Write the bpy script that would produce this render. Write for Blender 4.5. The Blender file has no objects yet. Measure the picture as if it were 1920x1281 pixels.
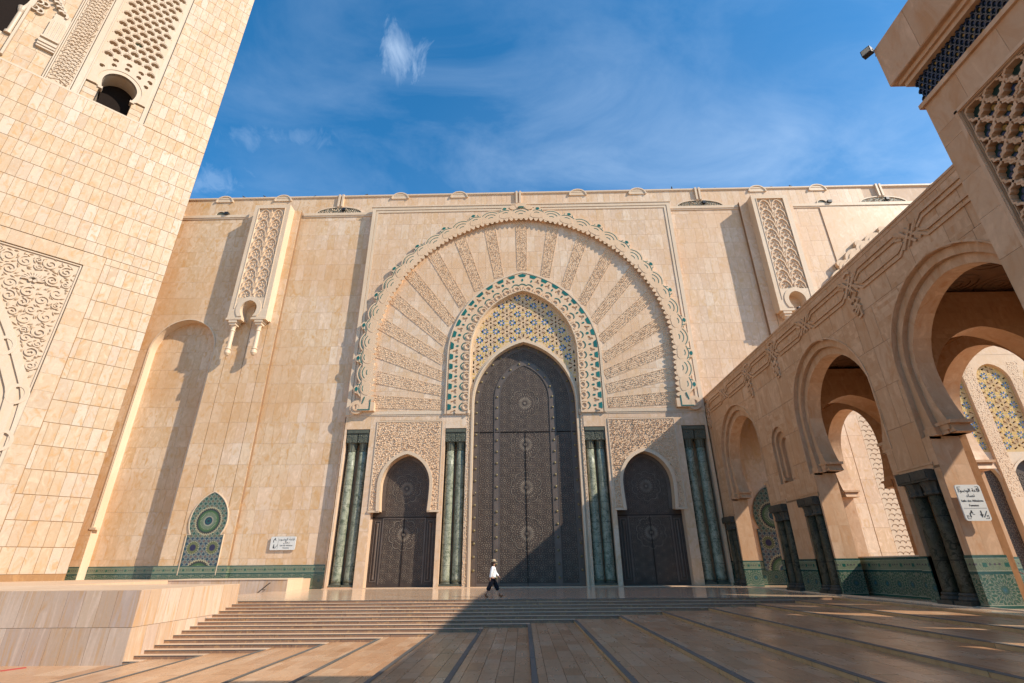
import bpy, bmesh, math, random
from mathutils import Vector, Matrix
from mathutils.geometry import tessellate_polygon

rnd = random.Random(11)
PI = math.pi
sc = bpy.context.scene
col = sc.collection

# ------------------------------------------------------------------ camera, sky, sun, exposure
HC = 1.47                                    # eye height above the platform (metres); platform top is z = 0
cam_d = bpy.data.cameras.new('camera')
cam = bpy.data.objects.new('camera', cam_d)
col.objects.link(cam)
cam_d.sensor_width = 36.0
cam_d.lens = 17.454
cam_d.clip_start = 0.1
cam_d.clip_end = 4000.0
AX_R = Vector((0.99975522, 0.02068004, -0.00786378))
AX_D = Vector((-0.01568964, 0.41207791, -0.91101352))
AX_F = Vector((-0.01559931, 0.91091390, 0.41230150))
cam.matrix_world = Matrix(((AX_R.x, -AX_D.x, -AX_F.x, 0.0), (AX_R.y, -AX_D.y, -AX_F.y, 0.0),
                           (AX_R.z, -AX_D.z, -AX_F.z, HC), (0, 0, 0, 1)))
sc.camera = cam

SUN = Vector((2.3, -1.0, 1.845)).normalized()          # direction towards the sun
sun_el = math.asin(SUN.z)
sun_az = math.atan2(SUN.x, SUN.y)                       # clockwise from +Y
world = bpy.data.worlds.new('World')
sc.world = world
world.use_nodes = True
wn = world.node_tree
wn.nodes.clear()

sun_d = bpy.data.lights.new('sun', 'SUN')
sun_d.energy = 4.7
sun_d.angle = math.radians(0.55)
sun_d.color = (1.0, 0.90, 0.76)
sun_o = bpy.data.objects.new('sun', sun_d)
col.objects.link(sun_o)
sun_o.rotation_euler = SUN.to_track_quat('Z', 'Y').to_euler()
sun_o.location = (60, -30, 60)

sc.view_settings.view_transform = 'Standard'
sc.view_settings.look = 'None'
sc.view_settings.exposure = 0.50
sc.view_settings.gamma = 1.0
sc.view_settings.use_curve_mapping = False
SKY_STRENGTH = 0.15

# ------------------------------------------------------------------ node expression helper
class Ex:
    """Scalar expression in a node tree."""
    def __init__(s, nt, sock): s.nt, s.k = nt, sock
    def _m(s, op, *a):
        n = s.nt.nodes.new('ShaderNodeMath'); n.operation = op
        for i, v in enumerate((s,) + a):
            if isinstance(v, Ex): s.nt.links.new(v.k, n.inputs[i])
            else: n.inputs[i].default_value = v
        return Ex(s.nt, n.outputs[0])
    def __add__(s, o): return s._m('ADD', o)
    __radd__ = __add__
    def __mul__(s, o): return s._m('MULTIPLY', o)
    __rmul__ = __mul__
    def __sub__(s, o): return s._m('SUBTRACT', o)
    def __rsub__(s, o): return (s * -1.0) + o
    def __truediv__(s, o): return s._m('DIVIDE', o)
    def fract(s): return s._m('FRACT')
    def abs(s): return s._m('ABSOLUTE')
    def sin(s): return s._m('SINE')
    def cos(s): return s._m('COSINE')
    def sqrt(s): return s._m('SQRT')
    def pow(s, p): return s._m('POWER', p)
    def gt(s, o): return s._m('GREATER_THAN', o)
    def lt(s, o): return s._m('LESS_THAN', o)
    def min(s, o): return s._m('MINIMUM', o)
    def max(s, o): return s._m('MAXIMUM', o)
    def mod(s, o): return s._m('FLOORED_MODULO', o)
    def atan2(s, o): return s._m('ARCTAN2', o)
    def floor(s): return s._m('FLOOR')
    def ramp(s, a, b):
        n = s.nt.nodes.new('ShaderNodeMapRange'); n.clamp = True
        s.nt.links.new(s.k, n.inputs[0]); n.inputs[1].default_value = a; n.inputs[2].default_value = b
        return Ex(s.nt, n.outputs[0])

def new_mat(name):
    m = bpy.data.materials.new(name); m.use_nodes = True
    nt = m.node_tree; nt.nodes.clear()
    out = nt.nodes.new('ShaderNodeOutputMaterial'); b = nt.nodes.new('ShaderNodeBsdfPrincipled')
    nt.links.new(b.outputs[0], out.inputs[0])
    return m, nt, b

def setv(nt, inp, v):
    if isinstance(v, Ex): nt.links.new(v.k, inp)
    elif hasattr(v, 'is_output'): nt.links.new(v, inp)
    else: inp.default_value = v

def rgba(c): return (c[0], c[1], c[2], 1.0)

def mixc(nt, f, a, b, mode='MIX'):
    n = nt.nodes.new('ShaderNodeMix'); n.data_type = 'RGBA'; n.blend_type = mode
    setv(nt, n.inputs[0], f)
    setv(nt, n.inputs[6], rgba(a) if isinstance(a, tuple) else a)
    setv(nt, n.inputs[7], rgba(b) if isinstance(b, tuple) else b)
    return n.outputs[2]

def coords(nt, kind='pos', scale=(1, 1, 1)):
    if kind == 'pos': k = nt.nodes.new('ShaderNodeNewGeometry').outputs['Position']
    else: k = nt.nodes.new('ShaderNodeTexCoord').outputs[{'obj': 'Object', 'gen': 'Generated'}[kind]]
    if scale != (1, 1, 1):
        m = nt.nodes.new('ShaderNodeMapping'); m.inputs['Scale'].default_value = scale
        nt.links.new(k, m.inputs[0]); k = m.outputs[0]
    return k

def noise(nt, vec, scale, detail=3.0, rough=0.5, dist=0.0):
    n = nt.nodes.new('ShaderNodeTexNoise'); n.inputs['Scale'].default_value = scale
    n.inputs['Detail'].default_value = detail; n.inputs['Roughness'].default_value = rough
    n.inputs['Distortion'].default_value = dist
    nt.links.new(vec, n.inputs['Vector'])
    return Ex(nt, n.outputs['Fac'])

def sepxyz(nt, k):
    n = nt.nodes.new('ShaderNodeSeparateXYZ'); nt.links.new(k, n.inputs[0])
    return Ex(nt, n.outputs[0]), Ex(nt, n.outputs[1]), Ex(nt, n.outputs[2])

def combxyz(nt, x, y, z):
    n = nt.nodes.new('ShaderNodeCombineXYZ')
    for i, v in enumerate((x, y, z)): setv(nt, n.inputs[i], v)
    return n.outputs[0]

def bump(nt, b, h, strength, dist):
    n = nt.nodes.new('ShaderNodeBump'); n.inputs['Strength'].default_value = strength
    n.inputs['Distance'].default_value = dist
    setv(nt, n.inputs['Height'], h); nt.links.new(n.outputs[0], b.inputs['Normal'])

def piece_random(nt):
    """A random number that differs from piece to piece (own object or loose island)."""
    o = Ex(nt, nt.nodes.new('ShaderNodeObjectInfo').outputs['Random'])
    i = Ex(nt, nt.nodes.new('ShaderNodeNewGeometry').outputs['Random Per Island'])
    return (o + i).fract()

# ------------------------------------------------------------------ sky with thin clouds
def build_sky():
    sky = wn.nodes.new('ShaderNodeTexSky'); sky.sky_type = 'NISHITA'; sky.sun_disc = False
    sky.sun_elevation = sun_el; sky.sun_rotation = sun_az
    sky.altitude = 20; sky.air_density = 1.0; sky.dust_density = 0.0; sky.ozone_density = 6.0
    g = wn.nodes.new('ShaderNodeTexCoord').outputs['Generated']
    x, y, z = sepxyz(wn, g)
    zz = z.max(0.06)
    u, v = x / zz, y / zz
    n1 = noise(wn, combxyz(wn, u * 1.3 + v * 0.6 + 3.1, v * 1.9 - u * 0.5, 0.0), 1.6, 10.0, 0.60, 0.5)
    n2 = noise(wn, combxyz(wn, u, v, 7.3), 0.75, 4.0, 0.5)
    cl = n1.ramp(0.40, 0.80) * n2.ramp(0.34, 0.66)
    # one small torn cloud high above the gate and a low bank beside the minaret
    def puff(cu, cv, su, sv, thr):
        a = (u - cu) / su; b = (v - cv) / sv
        d = (a * a + b * b).sqrt()
        n = noise(wn, combxyz(wn, u + v * 0.35, v * 0.6, 2.0), 13.0, 9.0, 0.66, 0.9)
        return ((1.0 - d).max(-0.6) * 0.42 + n - thr).ramp(0.0, 0.34)
    p1 = puff(-0.245, 0.70, 0.075, 0.10, 0.61)
    p2 = puff(-0.60, 0.93, 0.30, 0.085, 0.62) * 0.16
    p3 = puff(-0.86, 1.07, 0.20, 0.10, 0.58) * 0.2
    haze_ = (v * 0.34 + u * 0.30).ramp(0.22, 0.80) * 0.42
    fac = (cl * 0.34 + haze_ * n1 + 0.03).max(p1 * 0.42).max(p2).max(p3).min(0.85)
    # two strengths kept in one colour: clouds are sunlit water, whiter than the air behind
    c = mixc(wn, fac, sky.outputs[0], (4.6, 5.2, 6.2))
    hs = wn.nodes.new('ShaderNodeHueSaturation'); hs.inputs['Saturation'].default_value = 1.28; hs.inputs['Hue'].default_value = 0.490
    wn.links.new(c, hs.inputs['Color'])
    bg = wn.nodes.new('ShaderNodeBackground'); bg.inputs[1].default_value = SKY_STRENGTH
    wn.links.new(hs.outputs[0], bg.inputs[0])
    o = wn.nodes.new('ShaderNodeOutputWorld'); wn.links.new(bg.outputs[0], o.inputs[0])
build_sky()

# ------------------------------------------------------------------ materials
M = {}
def stone(name, tones, stain=(0.62, 0.36, 0.15), stain_amt=0.35, rough=0.5, streak=(1.6, 1.6, 0.35), bumpy=0.12, spec=0.4, ns=1.0, vary=1.0, vein=0.35):
    m, nt, b = new_mat(name)
    r = piece_random(nt)
    rp = nt.nodes.new('ShaderNodeValToRGB'); nt.links.new(r.k, rp.inputs[0])
    e = rp.color_ramp.elements
    for i, t in enumerate(tones):
        p = i / (len(tones) - 1)
        if i < 2: el = e[i]; el.position = 0.0 if i == 0 else 1.0
        else: el = e.new(p)
    for i, t in enumerate(tones):
        e[i].position = i / (len(tones) - 1)
    for i, t in enumerate(tones): e[i].color = rgba(t)
    p = coords(nt)
    off = nt.nodes.new('ShaderNodeVectorMath'); off.operation = 'ADD'; nt.links.new(p, off.inputs[0])
    nt.links.new(combxyz(nt, r * 37.0, r * 91.0, r * 53.0), off.inputs[1])
    mp = nt.nodes.new('ShaderNodeMapping'); mp.inputs['Scale'].default_value = streak; nt.links.new(off.outputs[0], mp.inputs[0])
    n1 = noise(nt, mp.outputs[0], 1.5 * ns, 6.0, 0.6, 1.2)
    n2 = noise(nt, p, 0.16, 4.0, 0.55)
    n3 = noise(nt, p, 9.0 * ns, 3.0, 0.6)
    c = mixc(nt, n1.ramp(0.51, 0.68) * stain_amt, rp.outputs[0], stain)
    pale = tuple(min(0.9, x * 1.22 + 0.03) for x in tones[0])
    c = mixc(nt, n1.ramp(0.47, 0.33) * vein, c, pale)
    c = mixc(nt, n2.ramp(0.40, 0.66) * 0.26 * vary, c, tuple(a * b_ for a, b_ in zip(tones[-1], (0.97, 0.80, 0.62))))
    c = mixc(nt, n3.ramp(0.35, 0.75) * 0.16, c, tuple(x * 0.6 for x in tones[0]))
    nt.links.new(c, b.inputs['Base Color'])
    setv(nt, b.inputs['Roughness'], n1 * 0.22 + (rough - 0.10))
    b.inputs['Specular IOR Level'].default_value = spec
    if bumpy: bump(nt, b, n3 + n1 * 1.5, bumpy, 0.02)
    M[name] = m
    return m

T = lambda *a: tuple(a)
stone('minaret_stone', [(0.485, 0.36, 0.24), (0.455, 0.315, 0.19), (0.50, 0.37, 0.245), (0.44, 0.32, 0.215), (0.53, 0.44, 0.345), (0.465, 0.325, 0.195), (0.505, 0.395, 0.28), (0.475, 0.365, 0.27)], rough=0.5, stain=(0.47, 0.26, 0.10), stain_amt=0.85, spec=0.3, vein=0.6, streak=(1.3, 1.3, 0.7))
stone('facade_stone', [(0.67, 0.495, 0.345), (0.62, 0.435, 0.285), (0.70, 0.545, 0.40), (0.61, 0.44, 0.305), (0.65, 0.455, 0.285)], rough=0.42, stain=(0.57, 0.345, 0.145), stain_amt=0.7, vary=2.0, vein=0.65, streak=(1.4, 1.4, 0.8))
stone('facade_gold', [(0.64, 0.46, 0.295), (0.61, 0.415, 0.245), (0.67, 0.50, 0.34), (0.62, 0.43, 0.26), (0.59, 0.39, 0.215)], rough=0.42, stain=(0.55, 0.29, 0.09), stain_amt=0.8, vary=2.0, vein=0.6, streak=(1.4, 1.4, 0.8))  # weathered golden tone, with warm light bounced off the minaret mixed into the colour
stone('carved_stone', [(0.66, 0.475, 0.315), (0.63, 0.44, 0.28)], rough=0.65, stain_amt=0.2, bumpy=0.25)
stone('pale_stone', [(0.65, 0.505, 0.36), (0.61, 0.465, 0.32)], rough=0.5, stain_amt=0.12)
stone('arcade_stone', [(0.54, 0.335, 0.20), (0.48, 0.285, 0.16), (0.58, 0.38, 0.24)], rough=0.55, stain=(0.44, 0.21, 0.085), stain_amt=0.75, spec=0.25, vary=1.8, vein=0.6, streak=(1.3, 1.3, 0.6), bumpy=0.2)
stone('shade_brown_stone', [(0.30, 0.15, 0.065), (0.27, 0.13, 0.052)], rough=0.75, stain=(0.18, 0.08, 0.03), stain_amt=0.6, spec=0.15)  # arcade stone darkened to brown: the gallery's shade is put into the colour
stone('paving_stone', [(0.47, 0.255, 0.132), (0.54, 0.315, 0.17), (0.41, 0.21, 0.10), (0.60, 0.395, 0.24), (0.49, 0.27, 0.14), (0.56, 0.355, 0.21)], rough=0.29, streak=(2.5, 0.6, 1.0), stain=(0.36, 0.18, 0.09), stain_amt=0.5, bumpy=0.05, spec=0.4)
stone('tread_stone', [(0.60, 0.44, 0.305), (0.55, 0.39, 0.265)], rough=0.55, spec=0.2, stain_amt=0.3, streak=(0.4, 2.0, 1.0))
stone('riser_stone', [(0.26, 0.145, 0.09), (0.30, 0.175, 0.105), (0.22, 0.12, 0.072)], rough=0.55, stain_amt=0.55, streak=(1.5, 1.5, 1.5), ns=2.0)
stone('grey_stone', [(0.115, 0.112, 0.10), (0.14, 0.134, 0.12)], rough=0.55, spec=0.25, stain=(0.2, 0.16, 0.12), stain_amt=0.3, vein=0.1)
stone('block_stone', [(0.53, 0.39, 0.285), (0.58, 0.45, 0.35), (0.48, 0.33, 0.215), (0.46, 0.345, 0.275), (0.55, 0.40, 0.275)], rough=0.5, streak=(3.0, 3.0, 0.3), stain=(0.50, 0.27, 0.10), stain_amt=0.8, vein=0.6)
stone('arabesque_stone', [(0.50, 0.39, 0.285), (0.49, 0.375, 0.265)], rough=0.6, stain_amt=0.25)
stone('minaret_trim', [(0.51, 0.41, 0.305), (0.49, 0.385, 0.28)], rough=0.55, stain_amt=0.2)
stone('tracery_stone', [(0.66, 0.485, 0.315), (0.63, 0.45, 0.27)], rough=0.6, stain=(0.6, 0.33, 0.08), stain_amt=0.5)
stone('minaret_joint', [(0.33, 0.18, 0.075), (0.30, 0.16, 0.065)], rough=0.8)
stone('edge_stone', [(0.42, 0.27, 0.13), (0.46, 0.30, 0.15), (0.38, 0.235, 0.11)], rough=0.5, stain=(0.25, 0.13, 0.05), stain_amt=0.5)
stone('gold_tracery', [(0.56, 0.38, 0.16), (0.52, 0.34, 0.13)], rough=0.6, stain_amt=0.4)
stone('mortar', [(0.25, 0.145, 0.08), (0.22, 0.125, 0.065)], rough=0.8)
stone('pale_joint', [(0.60, 0.43, 0.30), (0.57, 0.40, 0.275)], rough=0.7)
stone('capital_stone', [(0.085, 0.088, 0.058), (0.10, 0.10, 0.068)], rough=0.5, stain=(0.05, 0.06, 0.05), stain_amt=0.5, bumpy=0.4)

def floor_mat():
    """Polished paving of the platform: slabs too thin in this view to be pieces."""
    m, nt, b = new_mat('platform_stone')
    p = coords(nt)
    br = nt.nodes.new('ShaderNodeTexBrick'); nt.links.new(p, br.inputs[0])
    br.inputs['Scale'].default_value = 1.0; br.inputs['Mortar Size'].default_value = 0.006
    br.inputs['Brick Width'].default_value = 1.1; br.inputs['Row Height'].default_value = 0.55
    br.inputs['Color1'].default_value = rgba((0.60, 0.39, 0.24)); br.inputs['Color2'].default_value = rgba((0.66, 0.48, 0.33))
    br.inputs['Mortar'].default_value = rgba((0.34, 0.23, 0.15))
    n = noise(nt, coords(nt, 'pos', (0.8, 2.5, 1)), 1.2, 5.0, 0.6, 0.6)
    c = mixc(nt, n.ramp(0.45, 0.75) * 0.4, br.outputs[0], (0.42, 0.25, 0.14))
    nt.links.new(c, b.inputs['Base Color'])
    setv(nt, b.inputs['Roughness'], n * 0.10 + 0.10)
    b.inputs['Specular IOR Level'].default_value = 0.55
    M['platform_stone'] = m
floor_mat()

def plain(name, c, rough=0.5, metal=0.0, spec=0.5, var=0.12, ns=6.0, coat=0.0, bumpy=0.0):
    m, nt, b = new_mat(name)
    n = noise(nt, coords(nt), ns, 4.0, 0.6)
    r = piece_random(nt)
    k = mixc(nt, n.ramp(0.3, 0.7) * 0.6 + r * 0.4, tuple(x * (1 + var) for x in c), tuple(x * (1 - var) for x in c))
    nt.links.new(k, b.inputs['Base Color'])
    setv(nt, b.inputs['Roughness'], n * 0.15 + (rough - 0.07))
    b.inputs['Metallic'].default_value = metal; b.inputs['Specular IOR Level'].default_value = spec
    b.inputs['Coat Weight'].default_value = coat
    if bumpy: bump(nt, b, n, bumpy, 0.02)
    M[name] = m
plain('bronze', (0.072, 0.049, 0.036), 0.55, 0.25, 0.4, 0.35, 1.5)
plain('bronze_strap', (0.125, 0.093, 0.074), 0.5, 0.25, 0.35, 0.25, 1.2)
plain('bronze_petal', (0.185, 0.145, 0.108), 0.62, 0.1, 0.25, 0.3, 2.0)
plain('brass', (0.19, 0.15, 0.075), 0.55, 0.4, 0.4, 0.2)
plain('green_tile', (0.014, 0.115, 0.08), 0.25, 0, 0.6, 0.35, 3.0, 0.3)
plain('blue_tile', (0.035, 0.13, 0.42), 0.2, 0, 0.6, 0.4, 3.0, 0.3)
plain('yellow_tile', (0.66, 0.42, 0.09), 0.3, 0, 0.5, 0.25, 3.0)
plain('dull_green', (0.012, 0.045, 0.036), 0.3, 0, 0.4, 0.4)
plain('dull_blue', (0.018, 0.035, 0.085), 0.3, 0, 0.4, 0.4)
plain('dull_yellow', (0.27, 0.15, 0.03), 0.35, 0, 0.4, 0.3)
plain('dark_capital', (0.062, 0.055, 0.042), 0.6, 0, 0.25, 0.35, 8.0, bumpy=0.3)
plain('dark_tile', (0.02, 0.03, 0.05), 0.2, 0, 0.5, 0.4, 3.0)
plain('void', (0.015, 0.010, 0.008), 0.9, 0, 0.1)
plain('ceiling_wood', (0.13, 0.062, 0.028), 0.6, 0, 0.3, 0.3, 2.0, bumpy=0.3)
plain('black_paint', (0.015, 0.015, 0.016), 0.4)
plain('steel', (0.10, 0.085, 0.075), 0.35, 0.7)
plain('sign_white', (0.62, 0.60, 0.55), 0.35, 0, 0.5, 0.05)
plain('sign_black', (0.012, 0.012, 0.012), 0.5)
plain('white_cloth', (0.78, 0.76, 0.75), 0.85, 0, 0.2, 0.04, 12.0)
plain('black_cloth', (0.012, 0.013, 0.02), 0.8, 0, 0.2, 0.3, 20.0)
plain('skin', (0.45, 0.23, 0.15), 0.5, 0, 0.4, 0.08, 20.0)
plain('hair', (0.055, 0.025, 0.012), 0.5, 0, 0.4, 0.4, 60.0)
plain('straw', (0.50, 0.38, 0.24), 0.8, 0, 0.2, 0.2, 60.0)
plain('leather', (0.27, 0.095, 0.035), 0.5, 0, 0.4, 0.3, 20.0)
plain('feather', (0.05, 0.05, 0.055), 0.7, 0, 0.3, 0.4, 20.0)
plain('rope', (0.42, 0.20, 0.17), 0.8)
plain('red_paint', (0.45, 0.06, 0.045), 0.6, 0, 0.3, 0.3, 8.0)
plain('white_plastic', (0.72, 0.72, 0.70), 0.4)
plain('lamp_glass', (0.45, 0.36, 0.24), 0.2)

def marble(name, k):
    m, nt, b = new_mat(name)
    p = coords(nt)
    r = piece_random(nt)
    x, y, z = sepxyz(nt, p)
    drum = (z / 1.55).floor()                                   # shafts are built of drums cut from different blocks
    off = nt.nodes.new('ShaderNodeVectorMath'); off.operation = 'ADD'; nt.links.new(p, off.inputs[0])
    nt.links.new(combxyz(nt, r * 17.0 + drum * 3.7, r * 31.0, r * 53.0 + drum * 9.1), off.inputs[1])
    n1 = noise(nt, off.outputs[0], 0.9, 8.0, 0.68, 2.2)
    n2 = noise(nt, off.outputs[0], 3.4, 8.0, 0.7, 1.4)
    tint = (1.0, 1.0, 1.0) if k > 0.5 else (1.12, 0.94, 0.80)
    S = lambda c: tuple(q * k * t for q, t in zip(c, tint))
    c = mixc(nt, n1.ramp(0.36, 0.62), S((0.155, 0.175, 0.112)), S((0.38, 0.385, 0.268)))
    c = mixc(nt, n2.ramp(0.47, 0.64) * 0.85, c, S((0.065, 0.08, 0.045)))
    c = mixc(nt, n1.ramp(0.60, 0.74) * 0.7, c, S((0.46, 0.41, 0.30)))
    vein = (n2 - 0.5).abs().lt(0.016)
    c = mixc(nt, vein * 0.5, c, S((0.55, 0.53, 0.45)))
    joint = ((z / 1.55).fract() - 0.5).abs().gt(0.488)
    c = mixc(nt, joint * 0.7, c, S((0.05, 0.05, 0.04)))
    nt.links.new(c, b.inputs['Base Color'])
    setv(nt, b.inputs['Roughness'], n2 * 0.3 + (0.25 if k > 0.5 else 0.40))
    b.inputs['Specular IOR Level'].default_value = 0.30 if k > 0.5 else 0.15
    M[name] = m
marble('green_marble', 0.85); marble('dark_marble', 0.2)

def wall_uv(nt):
    g = nt.nodes.new('ShaderNodeNewGeometry')
    x, y, z = sepxyz(nt, g.outputs['Position'])
    nx, ny, nz = sepxyz(nt, g.outputs['True Normal'])
    f = nx.abs().gt(0.6)
    return x * (1.0 - f) + y * f, z

def rosette_field(nt, u, v, size, n, stagger=False):
    """Repeating cell: returns radius (0..~0.7), angle and fields for star bands."""
    cu = (u / size).fract() - 0.5
    cv = (v / size).fract() - 0.5
    r = (cu * cu + cv * cv).sqrt()
    a = cv.atan2(cu)
    return r, a

def zellige_dado():
    m, nt, b = new_mat('zellige_dado')
    u, z = wall_uv(nt)
    S = 0.86
    r, a = rosette_field(nt, u, z - 0.14, S, 12)
    star = (a * 12.0).cos() * 0.045 + r
    star8 = (a * 8.0 + 0.5).cos() * 0.05 + r
    lines = ((star * 34.0).sin() * 0.5 + 0.5).ramp(0.72, 0.95)
    radial = (a * 12.0).cos().ramp(0.55, 0.9)
    c = mixc(nt, (star * 13.0).fract().gt(0.5), (0.010, 0.085, 0.060), (0.03, 0.17, 0.12))
    c = mixc(nt, radial * r.gt(0.10) * r.lt(0.42) * (star8 * 9.0).fract().gt(0.55), c, (0.04, 0.06, 0.16))
    c = mixc(nt, (a * 24.0).cos().gt(0.80) * r.gt(0.16) * 0.8, c, (0.36, 0.34, 0.24))
    c = mixc(nt, lines * 0.75, c, (0.34, 0.36, 0.28))
    c = mixc(nt, (star8 * 21.0).fract().gt(0.86) * 0.8, c, (0.30, 0.10, 0.05))
    c = mixc(nt, star.lt(0.07), c, (0.05, 0.16, 0.24))
    # frieze with cartouches above the star field
    fz = z - 1.16
    P = 0.78
    fu = ((u / P).fract() - 0.5) * P
    q = (fz - 0.22).abs()
    cart = (fu.abs() - 0.16).max(0.0)
    d = (cart * cart + q * q).sqrt()
    fr = mixc(nt, (d * 26.0).fract().gt(0.45), (0.10, 0.16, 0.10), (0.40, 0.38, 0.26))
    fr = mixc(nt, d.lt(0.085) * (u * 38.0).sin().gt(0.1) * (z * 46.0).sin().gt(-0.2), fr, (0.12, 0.08, 0.10))
    fr = mixc(nt, (fu.abs() - 0.36).abs().lt(0.055) * q.lt(0.07), fr, (0.02, 0.13, 0.10))
    c = mixc(nt, z.gt(1.17), c, fr)
    band = (z - 1.12).abs().lt(0.045).max((z - 1.64).abs().lt(0.03))
    c = mixc(nt, band, c, (0.02, 0.09, 0.085))
    line = (z - 1.185).abs().lt(0.012).max((z - 1.60).abs().lt(0.011)).max((z - 0.10).abs().lt(0.012))
    c = mixc(nt, line, c, (0.48, 0.46, 0.36))
    c = mixc(nt, z.gt(1.675).max(z.lt(0.085)), c, (0.012, 0.10, 0.075))
    nn = noise(nt, coords(nt), 14.0, 2.0)
    c = mixc(nt, nn.ramp(0.3, 0.8) * 0.35, c, (0.01, 0.05, 0.04))
    c = mixc(nt, 1.0, c, (0.62, 0.66, 0.60), 'MULTIPLY')
    nt.links.new(c, b.inputs['Base Color'])
    setv(nt, b.inputs['Roughness'], nn * 0.2 + 0.14)
    b.inputs['Coat Weight'].default_value = 0.15
    M['zellige_dado'] = m
zellige_dado()

def fountain_mat():
    """Mosaic panel: object coordinates, x across, z up, origin at the foot of the panel."""
    m, nt, b = new_mat('zellige_fountain')
    x, y, z = sepxyz(nt, coords(nt, 'obj'))
    r0, a0 = rosette_field(nt, x + 0.19, z, 0.38, 8)
    st = r0 + (a0 * 8.0).cos() * 0.06
    up = z.gt(2.75)
    blue = mixc(nt, up, (0.010, 0.014, 0.10), (0.010, 0.055, 0.045))
    c = mixc(nt, (st * 9.0).fract().gt(0.5), blue, (0.02, 0.085, 0.055))
    c = mixc(nt, (a0 * 8.0).cos().gt(0.72) * r0.gt(0.12) * r0.lt(0.44), c, (0.36, 0.31, 0.17))
    c = mixc(nt, st.lt(0.10), c, (0.28, 0.07, 0.03))
    c = mixc(nt, (st - 0.40).abs().lt(0.03), c, (0.44, 0.40, 0.28))
    def sun(cx, cz, R, n, c, big):
        dx, dz = x - cx, z - cz
        r = (dx * dx + dz * dz).sqrt() / R
        a = dz.atan2(dx)
        zig = ((a * (n / 6.2832)).fract() - 0.5).abs() * 2.0          # 0..1 saw around the circle
        k = r + zig * 0.10
        if big:
            q = mixc(nt, k.gt(0.92), (0.035, 0.022, 0.015), (0.40, 0.34, 0.20))
            q = mixc(nt, k.lt(0.84), q, (0.02, 0.035, 0.03))
            q = mixc(nt, k.lt(0.78), q, (0.055, 0.11, 0.03))
            q = mixc(nt, k.lt(0.62), q, (0.025, 0.075, 0.035))
            q = mixc(nt, zig.lt(0.30) * k.gt(0.34) * k.lt(0.62), q, (0.40, 0.40, 0.25))
            q = mixc(nt, k.lt(0.40), q, (0.45, 0.41, 0.29))
            q = mixc(nt, zig.gt(0.6) * k.gt(0.30) * k.lt(0.44), q, (0.03, 0.07, 0.05))
            q = mixc(nt, r.lt(0.27), q, (0.008, 0.02, 0.05))
            q = mixc(nt, r.lt(0.19), q, (0.01, 0.07, 0.065))
            q = mixc(nt, r.lt(0.09), q, (0.02, 0.015, 0.03))
        else:
            q = mixc(nt, k.gt(0.9), (0.16, 0.16, 0.06), (0.34, 0.31, 0.18))
            q = mixc(nt, zig.lt(0.25), q, (0.03, 0.05, 0.02))
            q = mixc(nt, k.lt(0.52), q, (0.02, 0.012, 0.05))
        return mixc(nt, k.lt(1.02), c, q)
    c = sun(0.0, 3.98, 1.12, 36.0, c, True)
    c = sun(-0.78, 1.98, 0.52, 18.0, c, False)
    c = sun(0.78, 1.98, 0.52, 18.0, c, False)
    c = sun(0.0, 0.02, 1.15, 36.0, c, True)
    edge = (x.abs() - 1.40).gt(0.0) * z.lt(2.98)
    c = mixc(nt, edge, c, (0.03, 0.06, 0.05))
    nn = noise(nt, coords(nt), 25.0, 2.0)
    c = mixc(nt, nn.ramp(0.35, 0.75) * 0.3, c, (0.015, 0.02, 0.03))
    nt.links.new(c, b.inputs['Base Color'])
    setv(nt, b.inputs['Roughness'], nn * 0.2 + 0.2)
    M['zellige_fountain'] = m
fountain_mat()

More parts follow.
